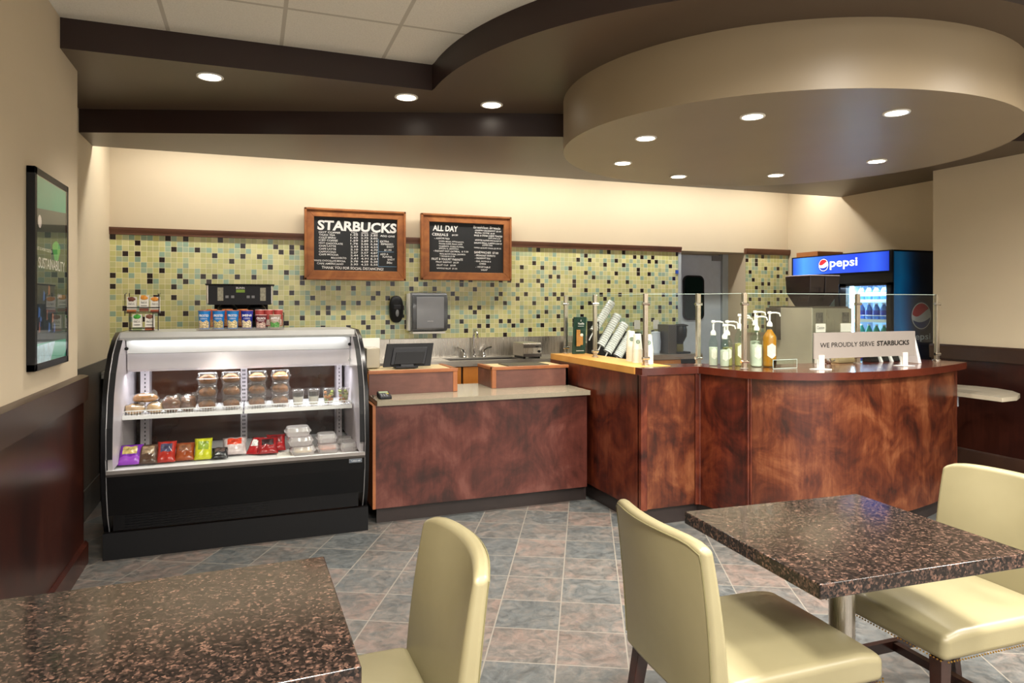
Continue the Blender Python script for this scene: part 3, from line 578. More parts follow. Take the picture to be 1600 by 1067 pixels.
# ================================================================ DISPLAY CASE
PF = [(4.62, .155), (4.565, .26), (4.525, .42), (4.508, .60), (4.520, .78), (4.56, .96), (4.63, 1.09), (4.725, 1.195), (4.85, 1.275), (4.98, 1.318)]
t = thing('display_case', 'black refrigerated display case with curved glass front and lit white canopy', 'display case', (-.05, 5.0, 0))
prof = PF+[(5.46, 1.318), (5.46, .155)]
for x0, x1, xi in ((-.815, -.785, -1), (.692, .722, 1)):
    e = MB().extr(prof, x0, x1).build('end_panel', 'black', t, bevel=.004)
    xs = x1 if xi < 0 else x0
    MB().tube([(xs, a-.004, b) for a, b in PF], .0032, 8).build('trim_strip', mat('satin_trim', '#9a9a9c', .4, .6), e)
    q0, q1 = (xs, xs+.032) if xi < 0 else (xs-.032, xs)
    MB().sheet([(a+.002, b) for a, b in PF[:-1] if b > .5], q0, q1, -.006).build('glass_border', 'blackplastic', e)
    MB().extr([(a+.03, b) for a, b in PF if .5 < b < 1.28]+[(5.44, 1.26), (5.44, .53), (4.55, .53)], q0+.003, q1-.003).build('liner', 'liner', e)
MB().sheet([(a+.004, b) for a, b in PF[1:3]]+[(4.512, .505)], -.785, .692, -.01).build('lower_front', 'black', t)
MB().box(-.80, 4.57, 0, .722, 4.60, .157).box(-.812, 4.57, 0, -.80, 5.44, .157).box(.71, 4.6, 0, .722, 5.44, .157).build('plinth', 'blackmat', t)
g = MB().box(-.76, 4.585, .165, .66, 4.60, .27)
for i in range(6): g.box(-.70, 4.578, .175+i*.015, .10, 4.586, .181+i*.015)
g.build('grille', 'black', t)
MB().sheet([(4.506, .500), (4.502, .515), (4.506, .535)], -.785, .692, -.02).build('sill_rail', 'steel_dark', t)
MB().box(-.785, 4.53, .49, .692, 5.42, .505).box(-.785, 4.52, .505, .692, 4.56, .53).build('deck', 'white', t)
gl = [(a+.003, b) for a, b in PF[3:9]]; gl = [(4.512, .535)]+gl+[(4.93, 1.30-.022)]
MB().sheet(gl, -.775, .682, -.006).build('front_glass', 'casegl', t, ang=60)
MB().extr([(4.945, 1.268), (4.94, 1.285), (4.98, 1.318), (5.46, 1.322), (5.46, 1.29), (5.0, 1.285)], -.785, .692).build('top_hood', mat('satin_aluminium', '#b9bab8', .32, .35, var=.03), t)
MB().extr([(4.97, 1.283), (4.965, 1.262), (5.0, 1.18), (5.03, 1.18), (5.05, 1.285)], -.75, .657).build('canopy', 'white', t, ang=60)
MB().extr([(5.0, 1.178), (5.005, 1.075), (5.02, 1.06), (5.06, 1.06), (5.06, 1.18)], -.75, .657).build('canopy_skirt', 'liner', t)
MB().box(-.72, 5.08, 1.235, .63, 5.10, 1.255).build('light_tube', 'tube', t)
light('lamp_light', 'AREA', (0, -.02, 1.052), t, CASE, (.93, .94, 1), shape='RECTANGLE', size=1.35, size_y=.05)
light('lamp_light', 'AREA', (0, .13, 1.20), t, CASE*.5, (.93, .94, 1), shape='RECTANGLE', size=1.35, size_y=.08)
light('lamp_light', 'AREA', (0, -.065, 1.262), t, CASE*.12, (.93, .94, 1), shape='RECTANGLE', size=1.35, size_y=.015).rotation_euler = (R(30), 0, 0)
MB().tube([(-.745, 4.955, 1.215), (-.745, 4.935, 1.215)], .011, 12).tube([(.65, 4.955, 1.215), (.65, 4.935, 1.215)], .011, 12).tube([(.655, 4.985, 1.10), (.655, 4.97, 1.10)], .008, 12).build('glass_button', 'black', t)
MB().box(-.785, 5.42, .505, .692, 5.44, 1.29).build('rear_door', 'caseback', t)
up = MB().box(-.075, 5.385, .505, -.03, 5.42, 1.06).box(-.715, 5.30, .505, -.66, 5.42, 1.06).box(.60, 5.30, .505, .64, 5.42, 1.06)
for z in [.53+i*.028 for i in range(19)]:
    up.box(-.062, 5.383, z, -.055, 5.3855, z+.012, 1).box(-.05, 5.383, z, -.043, 5.3855, z+.012, 1).box(-.69, 5.298, z, -.683, 5.3005, z+.012, 1).box(.617, 5.298, z, .623, 5.3005, z+.012, 1)
up.build('slotted_upright', ['liner', 'blackmat'], t)
for x0, x1 in ((-.755, -.055), (-.045, .655)):
    s_ = MB().box(x0, 4.865, .787, x1, 5.32, .792).box(x0, 4.85, .775, x1, 4.858, .800).build('wire_shelf', 'white', t)
    w_ = MB().tube([(x0+.006, 4.855, .80), (x0+.006, 4.852, .822), (x0+.02, 4.852, .828), (x1-.02, 4.852, .828), (x1-.006, 4.852, .822), (x1-.006, 4.855, .80)], .0035, 6)
    for i in range(44): xx = x0+.012+i*(x1-x0-.024)/43; w_.box(xx-.001, 4.852, .80, xx+.001, 4.856, .826)
    w_.build('wire_lip', 'white', s_)
pl = MB().box(.59, 4.507, .470, .672, 4.518, .495).build('badge', 'greylt', t)
MB().box(.594, 4.503, .474, .668, 4.508, .491).build('badge_face', mat('badge_blue_grey', '#4a5a68', .4), pl)
MB().text('TURBO AIR', (.631, 4.5025, .478), (1, 0, 0), (0, 0, 1), height=.009, fit=.062, align='C').build('badge_lettering', 'white', pl, smooth=False)

# ---- food on the wire shelf (z = .792)
SZ = .793
def bagged(x, y, z, rx, ry, rz, c1, label, seed, name='bagged_pastry', cat='pastry', pw=.8):
    t = thing(name, label, cat, (x, y, z))
    MB().blob((x, y, z+rz*.95), rx*.9, ry*.9, rz*.9, 18, 12, .12, seed=seed, pw=pw).build('pastry_bun', c1, t)
    MB().blob((x, y, z+rz), rx, ry, rz, 18, 12, .10, seed=seed, pw=pw).tube([(x+rx*.5, y, z+rz*1.6), (x+rx*.8, y-.01, z+rz*2.1)], .012, 8, r1=.02).build('wrapper', 'bag', t, ang=20)
tan_ = bread('golden_bread', '#c08a4c', 0) if False else mat('golden_bread', '#a06c30', .7, var=.4, scale=30, bump=.3)
pale = mat('pale_sugared_bread', '#b89870', .7, var=.25, scale=30, bump=.3); brown = mat('brown_muffin_crumb', '#5e3418', .8, var=.5, scale=70, bump=.6)
bagged(-.70, 4.96, SZ, .062, .05, .034, pale, 'pale wrapped roll at the far left end of the wire shelf', 3)
bagged(-.645, 4.98, SZ+.072, .075, .05, .030, tan_, 'golden wrapped pastry lying on top of two wrapped rolls', 5)
bagged(-.585, 4.97, SZ, .055, .05, .036, pale, 'sugar-dusted wrapped roll between the pale roll and the dark muffins', 8)
bagged(-.49, 4.97, SZ, .060, .055, .052, brown, 'left dark brown wrapped muffin on the wire shelf', 11, 'bagged_muffin', 'muffin', .9)
bagged(-.392, 4.98, SZ, .055, .05, .055, brown, 'right dark brown wrapped muffin beside the clear container stacks', 14, 'bagged_muffin', 'muffin', .9)
# clamshell container + muffin prototypes
def clam(w_, d_, h, n=16):
    tr, li = MB(), MB()
    def ring(s, z, wob=0):
        r = []
        for k in range(n*2):
            a = 2*math.pi*k/(n*2); f = lambda v: math.copysign(abs(v)**.42, v)
            j = 1+(wob if k % 2 else 0); r.append((w_/2*s*f(math.cos(a))*j, d_/2*s*f(math.sin(a))*j, z))
        return r
    def loft(mb, rs):
        N = len(rs[0]); vs = [p for r in rs for p in r]
        mb.add(vs, [(i*N+k, i*N+(k+1) % N, (i+1)*N+(k+1) % N, (i+1)*N+k) for i in range(len(rs)-1) for k in range(N)])
    loft(tr, [ring(.05, .001), ring(.78, .001), ring(.82, .006, .03), ring(.90, h*.48, .03), ring(1.0, h*.5), ring(1.0, h*.53)])
    loft(li, [ring(1.0, h*.535), ring(1.0, h*.56), ring(.9, h*.58, .03), ring(.82, h*.95, .03), ring(.76, h), ring(.04, h)])
    return tr, li
def container(x, y, z, label, group, w_=.135, d_=.13, h=.082, m='plastic', name='plastic_clamshell', cat='food container', fill=None):
    t = thing(name, label, cat, (0, 0, 0), group); tr, li = clam(w_, d_, h)
    tr.build('tray', m, t, ang=20); li.build('lid', m, t, ang=20); t.location = (x, y, z); return t
first = container(0, 0, 0, 'x', 'clear clamshells stacked on the wire shelf')
muf = MB().blob((0, 0, 0), .053, .05, .033, 16, 10, .08, seed=4, flat=.3).build('muffin', mat('orange_brown_muffin', '#75450f', .7, var=.35, scale=40, bump=.4), loc=(0, 0, 0))
pos = ['leftmost', 'second from the left', 'second from the right', 'rightmost']; lev = ['bottom', 'middle', 'top']
for i, xx in enumerate((-.274, -.126, .036, .188)):
    for k in range(3):
        c = first if i == k == 0 else copy_tree(first)
        c.location = (xx+random.uniform(-.003, .003), 4.965+.012*i, SZ+.001+k*.084)
        c['label'] = f'clear clamshell with muffin, {lev[k]} one in the {pos[i]} shelf stack'; c['group'] = 'clear clamshells stacked on the wire shelf'
        m_ = muf if i == k == 0 else muf.copy()
        if m_ is not muf: C.objects.link(m_)
        m_.location = c.location+Vector((0, 0, .034)); tag(m_, f'orange-brown muffin inside the {lev[k]} clamshell of the {pos[i]} stack', 'muffin', 'muffins in clear clamshells')
# cups
def cup(x, kind, label):
    t = thing('parfait_cup' if kind == 'p' else 'fruit_cup', label, 'cup', (x, 4.93, SZ+.008), 'small clear cups on the wire shelf')
    MB().lathe([(.028, 0), (.030, .002), (.040, .10), (.041, .102), (.039, .10), (.029, .006)], (x, 4.93, SZ+.008), 24).build('cup_wall', 'plastic', t)
    MB().lathe([(.043, .100), (.043, .106), (.036, .112), (.001, .113)], (x, 4.93, SZ+.008), 24).build('lid', 'plastic', t)
    if kind == 'p':
        MB().lathe([(.0275, .004), (.034, .060), (.001, .062)], (x, 4.93, SZ+.008), 24).build('yogurt', 'whiteplastic', t)
        MB().lathe([(.034, .064), (.0375, .094), (.001, .097)], (x, 4.93, SZ+.008), 24).build('topping', mat('dark_berries', '#2b2024', .5, var=.6, scale=80), t)
    else:
        mb = MB()
        for q in range(26):
            a = random.uniform(0, 6.3); z = random.uniform(.012, .09); rr = .013+.018*math.sqrt(random.random())*(z/.1*.4+.8)
            mb.obox((x+rr*math.cos(a)*.8, 4.93+rr*math.sin(a)*.8, SZ+.008+z), .018, .016, .018, random.random()*3, random.random()*3, mi=q % 3)
        fr_ = mb.build('fruit_pieces', [mat('melon_green', '#9fb24a', .4), mat('cantaloupe', '#d08a4a', .4), mat('melon_pale', '#c9c98a', .4)], t, bevel=.003); fr_['kind'] = 'stuff'
cup(.300, 'p', 'white yogurt cup with dark topping, nearest the clamshell stacks')
cup(.403, 'p', 'white yogurt cup with dark topping, right beside the fruit cups')
cup(.505, 'f', 'clear cup of cut melon, left of the two fruit cups')
cup(.607, 'f', 'clear cup of green cut melon at the right end of the wire shelf')
# ---- packets on the deck (z = .505)
def pillow(x, y, w_, h, d_, tilt, c1, c2, label, name='snack_bag', cat='snack bag', seed=0, rz=0, deco=None):
    n = 10; mb = MB(); fr, bk = [], []; rnd = random.Random(seed)
    for j in range(n+1):
        for i in range(n+1):
            u, v = i/n*2-1, j/n*2-1; bul = (max(0, (1-u**4))*max(0, (1-v**2)))**.6*d_/2*(1+.25*math.sin(u*7+seed)*math.sin(v*6+seed)); px = u*w_/2*(1-.06*math.cos(v*1.5)*abs(u)); pz = (v+1)/2*h
            fr.append((px, -bul-.001, pz)); bk.append((px, bul+.001, pz))
    N = (n+1)**2
    def q(i, j): return j*(n+1)+i
    for j in range(n):
        for i in range(n):
            mi = 1 if (j >= n*.35 and j < n*.72 and 1 < i < n-2) else (2 if deco and j < 3 else 0)
            mb.m += [mi, 0]; mb.f += [(q(i, j), q(i+1, j), q(i+1, j+1), q(i, j+1)), (N+q(i, j), N+q(i, j+1), N+q(i+1, j+1), N+q(i+1, j))]
    for i in range(n):
        mb.f += [(q(i, 0), N+q(i, 0), N+q(i+1, 0), q(i+1, 0)), (q(i, n), q(i+1, n), N+q(i+1, n), N+q(i, n)), (q(0, i), q(0, i+1), N+q(0, i+1), N+q(0, i)), (q(n, i), N+q(n, i), N+q(n, i+1), q(n, i+1))]; mb.m += [0]*4
    mm = Matrix.Translation((x, y, .507+abs(math.sin(tilt))*d_*.3)) @ Matrix.Rotation(rz, 4, 'Z') @ Matrix.Rotation(-tilt, 4, 'X')
    mb.v = [mm @ Vector(p) for p in fr+bk]
    mats_ = [mat(name+'_film', c1, .22, var=.25, scale=25), mat(name+'_print', c2, .25, var=.45, scale=50), mat(name+'_foot', deco or c1, .25)]
    o = mb.build(name, mats_, loc=(x, y, .507), ang=70); return tag(o, label, cat)
pillow(-.700, 4.72, .135, .15, .06, R(48), '#6a1f92', '#b09a5a', 'purple snack bag at the far left of the case floor', seed=1, deco='#8c3cb0')
pillow(-.60, 4.72, .115, .15, .05, R(50), '#4a3428', '#8b7358', 'brown snack bag beside the purple bag', seed=2)
pillow(-.50, 4.73, .11, .155, .05, R(45), '#a02418', '#3a3450', 'red-topped dark snack bag, third from the left on the case floor', seed=3)
pillow(-.395, 4.74, .115, .145, .05, R(52), '#8a3c14', '#7a4a2a', 'orange-brown snack bag left of the yellow bag', seed=4)
pillow(-.288, 4.74, .105, .145, .05, R(35), '#b4b41c', '#7c8f2c', 'bright yellow snack bag in the middle of the case floor', seed=5)
pillow(-.19, 4.73, .10, .11, .04, R(65), '#1c1a1c', '#4a3a34', 'black snack bag right of the yellow bag', seed=6)
pillow(-.105, 4.80, .15, .15, .06, R(55), '#b8a8a8', '#c0391c', 'clear packet with orange-red filling on the case floor', 'wrapped_snack', seed=7)
pillow(.000, 4.80, .080, .14, .03, R(50), '#a01c20', '#d6d2d2', 'small red packet with white label on the case floor', 'wrapped_snack', seed=8, rz=R(-25))
pillow(.10, 4.76, .13, .14, .05, R(55), '#8c1418', '#2a1214', 'dark red packet left of the stacked clear boxes', 'wrapped_snack', seed=9)
pillow(.155, 4.84, .12, .13, .05, R(45), '#a8181c', '#6a1014', 'red packet behind the dark red packet', 'wrapped_snack', seed=10)
MB().box(.155, 4.63, .507, .26, 4.80, .512).build('paper_liner', 'whitemat', loc=(.2, 4.7, .507)); tag(bpy.data.objects['paper_liner'], 'flat white paper sheet in front of the stacked clear boxes', 'paper')
fr1 = None
for x, y, z, w_, l in ((.315, 4.72, .507, .17, 'bottom of the three clear sandwich boxes in a stack'), (.300, 4.725, .569, .17, 'middle of the three clear sandwich boxes in a stack'), (.285, 4.73, .631, .17, 'top of the three clear sandwich boxes in a stack'), (.475, 4.74, .507, .15, 'lower clear sandwich box right of the tall stack'), (.472, 4.76, .569, .14, 'upper clear sandwich box right of the tall stack'), (.612, 4.74, .507, .12, 'small cloudy clear box at the right end of the case floor'), (.607, 4.90, .507, .12, 'cloudy clear box behind the small box at the right end')):
    container(x, y, z, l+' on the case floor' if 'floor' not in l else l, 'clear sandwich boxes on the case floor', w_, .15, .06, 'frost', 'sandwich_box')
MB().obox((.475, 4.74, .535), .10, .09, .03, .2).build('sandwich', mat('orange_filling', '#c06a3c', .6, var=.4, scale=40), loc=(.475, 4.74, .51), bevel=.01); tag(bpy.data.objects['sandwich'], 'orange-filled sandwich inside the lower clear box', 'sandwich')
MB().obox((.315, 4.72, .535), .11, .09, .03, .1).build('sandwich', 'cream_lam', loc=(.315, 4.72, .51), bevel=.01); tag(bpy.data.objects['sandwich.001'], 'pale sandwich inside the bottom box of the three-box stack', 'sandwich')

# ---- on top of the case (z = 1.322)
TZ = 1.3225
t = thing('wire_rack', 'small black two-tier wire rack of fruit bars on the display case', 'rack', (-.68, 5.12, TZ))
w_ = MB()
for x in (-.775, -.575): w_.tube([(x, 5.08, TZ+.10), (x, 5.08, TZ+.24), (x, 5.14, TZ+.25)], .003, 6).tube([(x*.86-.095, 5.16, TZ), (x*.86-.095, 5.16, TZ+.25)], .003, 6)
for z in (.125, .155): w_.tube([(-.78, 5.08, TZ+z), (-.57, 5.08, TZ+z)], .003, 6)
for x in (-.74, -.61): w_.tube([(x, 5.07, TZ+.003), (x, 5.07, TZ+.12)], .003, 6)
w_.tube([(-.75, 5.07, TZ+.003), (-.60, 5.07, TZ+.003)], .003, 6).tube([(-.75, 5.07, TZ+.02), (-.60, 5.07, TZ+.02)], .003, 6)
w_.box(-.78, 5.085, TZ+.115, -.57, 5.15, TZ+.118).build('wire_frame', 'black', t)
def fbox(x, z, c1, c2, label):
    t = thing('snack_box', label, 'snack box', (x, 5.10, z), 'white fruit bar boxes in the wire rack')
    MB().box(x-.027, 5.085, z, x+.027, 5.125, z+.105).build('carton', 'whitemat', t)
    MB().blob((x, 5.083, z+.09), .022, .004, .014, 10, 6, .2, seed=int(x*100)).build('fruit_picture', mat('print_top', c1, .6, var=.3, scale=90), t)
    MB().box(x-.0272, 5.083, z, x+.0272, 5.086, z+.02).build('base_band', mat('print_base', c2, .6), t)
    MB().text('that\'s it.', (x, 5.0835, z+.052), (1, 0, 0), (0, 0, 1), height=.016, fit=.036, align='C').box(x-.018, 5.083, z+.035, x+.018, 5.0848, z+.038).build('lettering', 'charcoal', t, smooth=False)
for x, z, a, b, l in ((-.738, .120, '#6a3a2c', '#b06a34', 'white bar box with brown fruit, upper left in the wire rack'), (-.665, .130, '#d08a2c', '#7a4030', 'white bar box with orange fruit, upper middle in the wire rack'), (-.600, .120, '#d0862a', '#9a4a2c', 'white bar box with orange fruit, upper right in the wire rack'), (-.705, .004, '#3f9a34', '#8c9a6c', 'white bar box with green fruit, lower left in the wire rack'), (-.632, .004, '#7a4a38', '#a05a3a', 'white bar box with brown fruit, lower right in the wire rack')):
    fbox(x, TZ+z, a, b, l)
# cereal cups
t = thing('cereal_rack', 'low clear rack holding the row of cereal cups on the display case', 'rack', (-.07, 5.15, TZ))
MB().box(-.35, 5.07, TZ, .215, 5.28, TZ+.006).box(-.35, 5.066, TZ, .215, 5.07, TZ+.018).box(.208, 5.07, TZ, .213, 5.28, TZ+.10).build('rack_tray', 'plastic', t)
MB().tube([(.212, 5.07, TZ+.01), (.212, 5.07, TZ+.115), (.212, 5.28, TZ+.115)], .003, 6).build('wire_edge', 'black', t)
def ccup(x, y, z, c1, c2, c3, h, label, r=.040, nm=''):
    t = thing('cereal_cup', label, 'cereal cup', (x, y, z), 'cereal cups on the display case')
    MB().lathe([(r*.80, 0), (r*.80, .003), (r, h*.93), (r*1.06, h*.93), (r*1.06, h*.96), (r, h*.965)], (x, y, z), 24).build('cup_wall', mat('cup_print', c1, .35, var=.10, scale=30), t)
    MB().lathe([(r*1.0, h*.962), (r*.98, h), (.001, h)], (x, y, z), 24).build('lid_foil', mat('lid_print', c3, .35, var=.4, scale=60), t)
    mb = MB(); n = 10
    for (a0, a1, zz0, zz1) in ((-150, -35, .05, .42),):
        rr = lambda q: (r*.8+(r*.2)*q/.93)+.0008
        vs = []; 
        for i in range(n+1):
            a = R(a0+(a1-a0)*i/n)
            vs += [(x+rr(zz0)*math.cos(a), y+rr(zz0)*math.sin(a), z+zz0*h), (x+rr(zz1)*math.cos(a), y+rr(zz1)*math.sin(a), z+h*(zz1+.05*math.sin(i*1.1)))]
        mb.add(vs, [(2*i, 2*i+2, 2*i+3, 2*i+1) for i in range(n)])
    mb.build('bowl_picture', mat('bowl_print', c2, .4, var=.6, scale=110), t)
    if nm: MB().text(nm, (x, y-r*.985, z+h*.66), (1, 0, 0), (0, -.08, 1), height=.016, fit=.058, align='C', bold=.03).text('CEREAL', (x, y-r*.965, z+h*.52), (1, 0, 0), (0, -.08, 1), height=.009, fit=.045, align='C').build('cup_lettering', 'white', t, smooth=False)
for i, (x, a, b, nm, l) in enumerate(((-.302, '#1878c4', '#c9b48c', 'FROSTED', 'bright blue cereal cup at the left end of the front row'), (-.212, '#1878c4', '#b4a474', 'FROSTED', 'bright blue cereal cup, second in the front row'), (-.122, '#1a7cc6', '#d0bf90', 'FROSTED', 'bright blue cereal cup, third in the front row'), (-.030, '#1c2f98', '#d4c2a0', 'MINI', 'dark blue cereal cup in the middle of the front row'))):
    ccup(x, 5.12, TZ+.007, a, b, '#b4674a', .128, l, nm=nm)
ccup(.062, 5.12, TZ+.007, '#6a2c34', '#c2a89c', '#c9a4a0', .096, 'short dark red cereal cup in the front row', nm='CRUNCH')
ccup(.155, 5.12, TZ+.007, '#b09c8c', '#5c9a50', '#c2a49c', .096, 'short beige cereal cup with a green picture in the front row', nm='APPLE')
for x, l in ((.055, 'left'), (.115, 'middle'), (.180, 'right')): ccup(x, 5.225, TZ+.02, '#b04844', '#d6c2b4', '#d4b8b0', .118, f'{l} red and cream cereal cup in the rear row', .032)
for x, l in ((-.26, 'left'), (-.16, 'middle'), (-.06, 'right')): ccup(x, 5.225, TZ+.02, '#c2542c', '#c28a4c', '#c88a54', .122, f'{l} orange cereal cup in the rear row behind the blue cups', .034)
# coffee brewer behind the case
t = thing('coffee_brewer', 'black and steel twin coffee brewer behind the display case', 'coffee machine', (-.08, 6.15, .98))
MB().box(-.318, 5.62, 1.50, .153, 6.40, 1.645).build('head', 'steel', t, bevel=.006)
MB().box(-.325, 5.59, 1.643, .165, 6.41, 1.652).build('top_cover', 'blackplastic', t)
MB().box(-.305, 5.603, 1.495, .142, 5.622, 1.640).build('control_panel', 'charcoal', t)
MB().box(-.29, 6.2, .981, .13, 6.42, 1.5).box(-.30, 5.75, .981, .14, 6.42, 1.03).build('stand', 'blackplastic', t)
for x in (-.175, .035): MB().lathe([(.055, .0), (.07, .03), (.07, .10), (.045, .13)], (x, 5.73, 1.37), 20).tube([(x, 5.70, 1.45), (x, 5.60, 1.45)], .012).build('brew_basket', 'black', t)
for x in (-.24, .062): MB().box(x, 5.600, 1.525, x+.04, 5.604, 1.625).build('badge_strip', mat('sage_badge', '#9c9a86', .4, var=.3, scale=60), t)
MB().box(-.11, 5.600, 1.588, -.048, 5.604, 1.610).build('display', mat('green_display', '#7fa22c', .4), t)
MB().text('BUNN', (-.08, 5.6, 1.616), (1, 0, 0), (0, 0, 1), height=.015, fit=.06, align='C', bold=.02).build('lettering', 'white', t, smooth=False)
for x in (-.185, -.145, -.035, .0): MB().box(x, 5.598, 1.545, x+.022, 5.604, 1.565).build('button', 'greylt', t)

# ================================================================ REGISTER
t = thing('register_monitor', 'black touchscreen register monitor seen from behind on the raised box', 'monitor', (1.10, 5.10, 1.02))
mm = lambda x, y, z: (x+(z-1.03)*.22, y-(z-1.03)*.30, z)
pts = [(.915, 1.025), (1.275, 1.018), (1.30, 1.175), (.945, 1.168)]
sl = lambda p, y: [(a+.0, y-(b-1.02)*-.35, b) for a, b in p]
slab(MB(), sl([(.912, 1.03), (1.272, 1.03), (1.312, 1.20), (.952, 1.20)], 5.07), (0, 1, 0), .02).build('screen_bezel', 'blackplastic', t, bevel=.003)
slab(MB(), sl([(.965, 1.045), (1.225, 1.045), (1.262, 1.172), (.998, 1.172)], 5.055), (0, 1, 0), .018).build('rear_shell', 'charcoal', t, bevel=.006)
slab(MB(), sl([(.99, 1.05), (1.205, 1.05), (1.235, 1.14), (1.015, 1.14)], 5.048), (0, 1, 0), .01).build('rear_cover', 'blackplastic', t, bevel=.003)
MB().box(1.0, 5.04, 1.02, 1.17, 5.20, 1.035).extr([(5.05, 1.03), (5.09, 1.03), (5.12, 1.10), (5.09, 1.10)], 1.04, 1.14).build('stand', 'charcoal', t, bevel=.004)
t = thing('receipt_printer', 'light grey metal box between the display case and the register monitor', 'printer', (.85, 5.25, 1.02))
MB().box(.80, 5.14, 1.021, .90, 5.34, 1.17).build('body', 'quartz_lt', t, bevel=.006)
MB().box(.80, 5.345, 1.021, .935, 5.358, 1.235).build('rear_plate', 'whiteplastic', t, bevel=.003)
t = thing('card_reader', 'small grey card payment terminal on the quartz counter', 'card reader', (.87, 4.76, .845))
MB().extr([(4.69, .846), (4.69, .864), (4.83, .886), (4.83, .846)], .822, .905).build('body', 'charcoal', t, bevel=.006)
MB().poly([(.832, 4.775, .8785), (.895, 4.775, .8785), (.895, 4.818, .8852), (.832, 4.818, .8852)]).build('screen', mat('grey_green_screen', '#8a9a80', .3), t)
MB().poly([(.872, 4.75, .8745), (.892, 4.75, .8745), (.892, 4.765, .877), (.872, 4.765, .877)]).build('key', mat('yellow_key', '#d6c02c', .4), t)
kb = MB()
for i in range(4):
    for j in range(3): kb.obox((.838+j*.018, 4.705+i*.016, .8675+i*.0025), .012, .010, .004)
kb.build('keypad', 'greylt', t)
MB().tube([(.825, 4.80, .86), (.80, 4.82, .852), (.796, 4.80, .85), (.80, 4.86, .85), (.81, 4.92, .85)], .0025, 6).build('cable', 'black', t)

# ================================================================ THINGS AROUND THE TALL COUNTER
t = thing('display_card', 'dark green display card with picture of an iced drink behind the glass guard', 'card', (2.60, 5.30, 1.07))
slab(MB(), [(2.565, 5.27, 1.073), (2.685, 5.27, 1.073), (2.69, 5.25, 1.39), (2.572, 5.25, 1.39)], (0, 1, 0), .02).build('card_body', mat('deep_green_card', '#12392f', .35), t, bevel=.004)
MB().box(2.59, 5.243, 1.14, 2.625, 5.248, 1.28).box(2.625, 5.243, 1.15, 2.65, 5.248, 1.24).build('drink_picture', mat('amber_drink', '#b8803c', .5, var=.2), t)
MB().blob((2.638, 5.243, 1.235), .015, .003, .014).build('cream_picture', 'whitemat', t)
MB().text('Vanilla', (2.628, 5.236, 1.325), (1, 0, 0), (0, 0, 1), height=.018, fit=.06, align='C', bold=.02).box(2.60, 5.2355, 1.31, 2.655, 5.237, 1.313).box(2.592, 5.2555, 1.098, 2.665, 5.258, 1.102).poly([(2.624, 5.236, 1.352), (2.632, 5.236, 1.352), (2.628, 5.236, 1.372)]).build('card_lettering', 'white', t, smooth=False)
# slanted lid rack
t = thing('lid_rack', 'slanted black rack of stacked clear dome lids behind the glass guard', 'lid rack', (3.15, 5.62, .955))
MB().extr([(5.75, .956), (5.75, 1.22), (5.73, 1.22), (5.60, .956)], 2.98, 3.30).box(2.98, 5.40, .956, 3.30, 5.60, .965).build('rack_back', 'charcoal', t)
MB().box(2.965, 5.56, .956, 2.975, 5.78, 1.34).box(3.315, 5.40, .956, 3.325, 5.72, 1.24).build('rack_side', 'blackplastic', t)
lids = [((2.94, 5.60, 1.25), (3.13, 5.60, 1.52), .042, 'top'), ((2.99, 5.56, 1.12), (3.17, 5.56, 1.40), .044, 'second from top'), ((3.04, 5.52, 1.06), (3.22, 5.52, 1.32), .046, 'third from top'), ((3.12, 5.48, 1.02), (3.27, 5.48, 1.24), .046, 'bottom')]
for a, b, r, l in lids:
    A_, B_ = Vector(a), Vector(b); n = 16; mb = MB()
    for k in range(n):
        p = A_.lerp(B_, k/n); q = A_.lerp(B_, (k+.55)/n); q2 = A_.lerp(B_, (k+.6)/n)
        mb.tube([p, q], r, 14, r1=r*.86); mb.tube([q2, q2+(B_-A_).normalized()*.001], r*.86, 14)
    mb.tube([A_, B_], r*.84, 14)
    o = mb.build('dome_lid_stack', 'lids', loc=a, ang=25); tag(o, f'slanted stack of clear dome lids, {l} in the black rack', 'lids', 'stacks of clear lids in the slanted rack')
    e = MB().tube([A_-(B_-A_).normalized()*.10-Vector((0, .02, 0)), A_], .006, 8); ar = e.build('divider_arm', 'white', t)
# paper cup stacks
def cupstack(x, y, z, n, label):
    t = thing('paper_cup_stack', label, 'paper cups', (x, y, z), 'stacks of white paper cups')
    mb = MB(); pr_ = []
    for k in range(n):
        z0 = k*.0135; pr_ += [(.0385, z0), (.0385, z0+.004), (.036, z0+.0045), (.036, z0+.0135)]
    pr_ += [(.036, n*.0135), (.027, n*.0135+.10), (.027, n*.0135+.102), (.024, n*.0135+.10)]
    mb.lathe(pr_, (x, y, z), 26).build('stacked_cups', 'whiteplastic', t)
    zc = z+n*.0135+.045; rr = .0325
    mk = MB()
    vs = []
    for i in range(24):
        a = R(360*i/24); d_ = .0145; ang = R(-112)+d_*math.cos(a)/rr*1.0; r_ = rr+.0015-(d_*math.sin(a))*.12
        vs.append((x+r_*math.cos(ang), y+r_*math.sin(ang), zc+d_*math.sin(a)))
    c0 = (x+(rr+.0015)*math.cos(R(-112)), y+(rr+.0015)*math.sin(R(-112)), zc)
    inn = [tuple(Vector(c0)+(Vector(p)-Vector(c0))*.62+Vector((-.0001, -.0003, 0))) for p in vs]
    mk.add(vs+inn, [(i, (i+1) % 24, 24+(i+1) % 24, 24+i) for i in range(24)])
    cc = [tuple(Vector(c0)+(Vector(p)-Vector(c0))*.34) for p in vs]; mk.poly(cc)
    mk.build('round_green_mark', mat('green_mark', '#1f5a44', .5), t, smooth=False)
cupstack(2.68, 4.50, 1.071, 9, 'stack of upturned white paper cups, left and rearmost by the maple edge')
cupstack(2.655, 4.37, 1.071, 8, 'stack of upturned white paper cups in the middle of three')
cupstack(2.665, 4.24, 1.071, 8, 'stack of upturned white paper cups right beside the steel post')
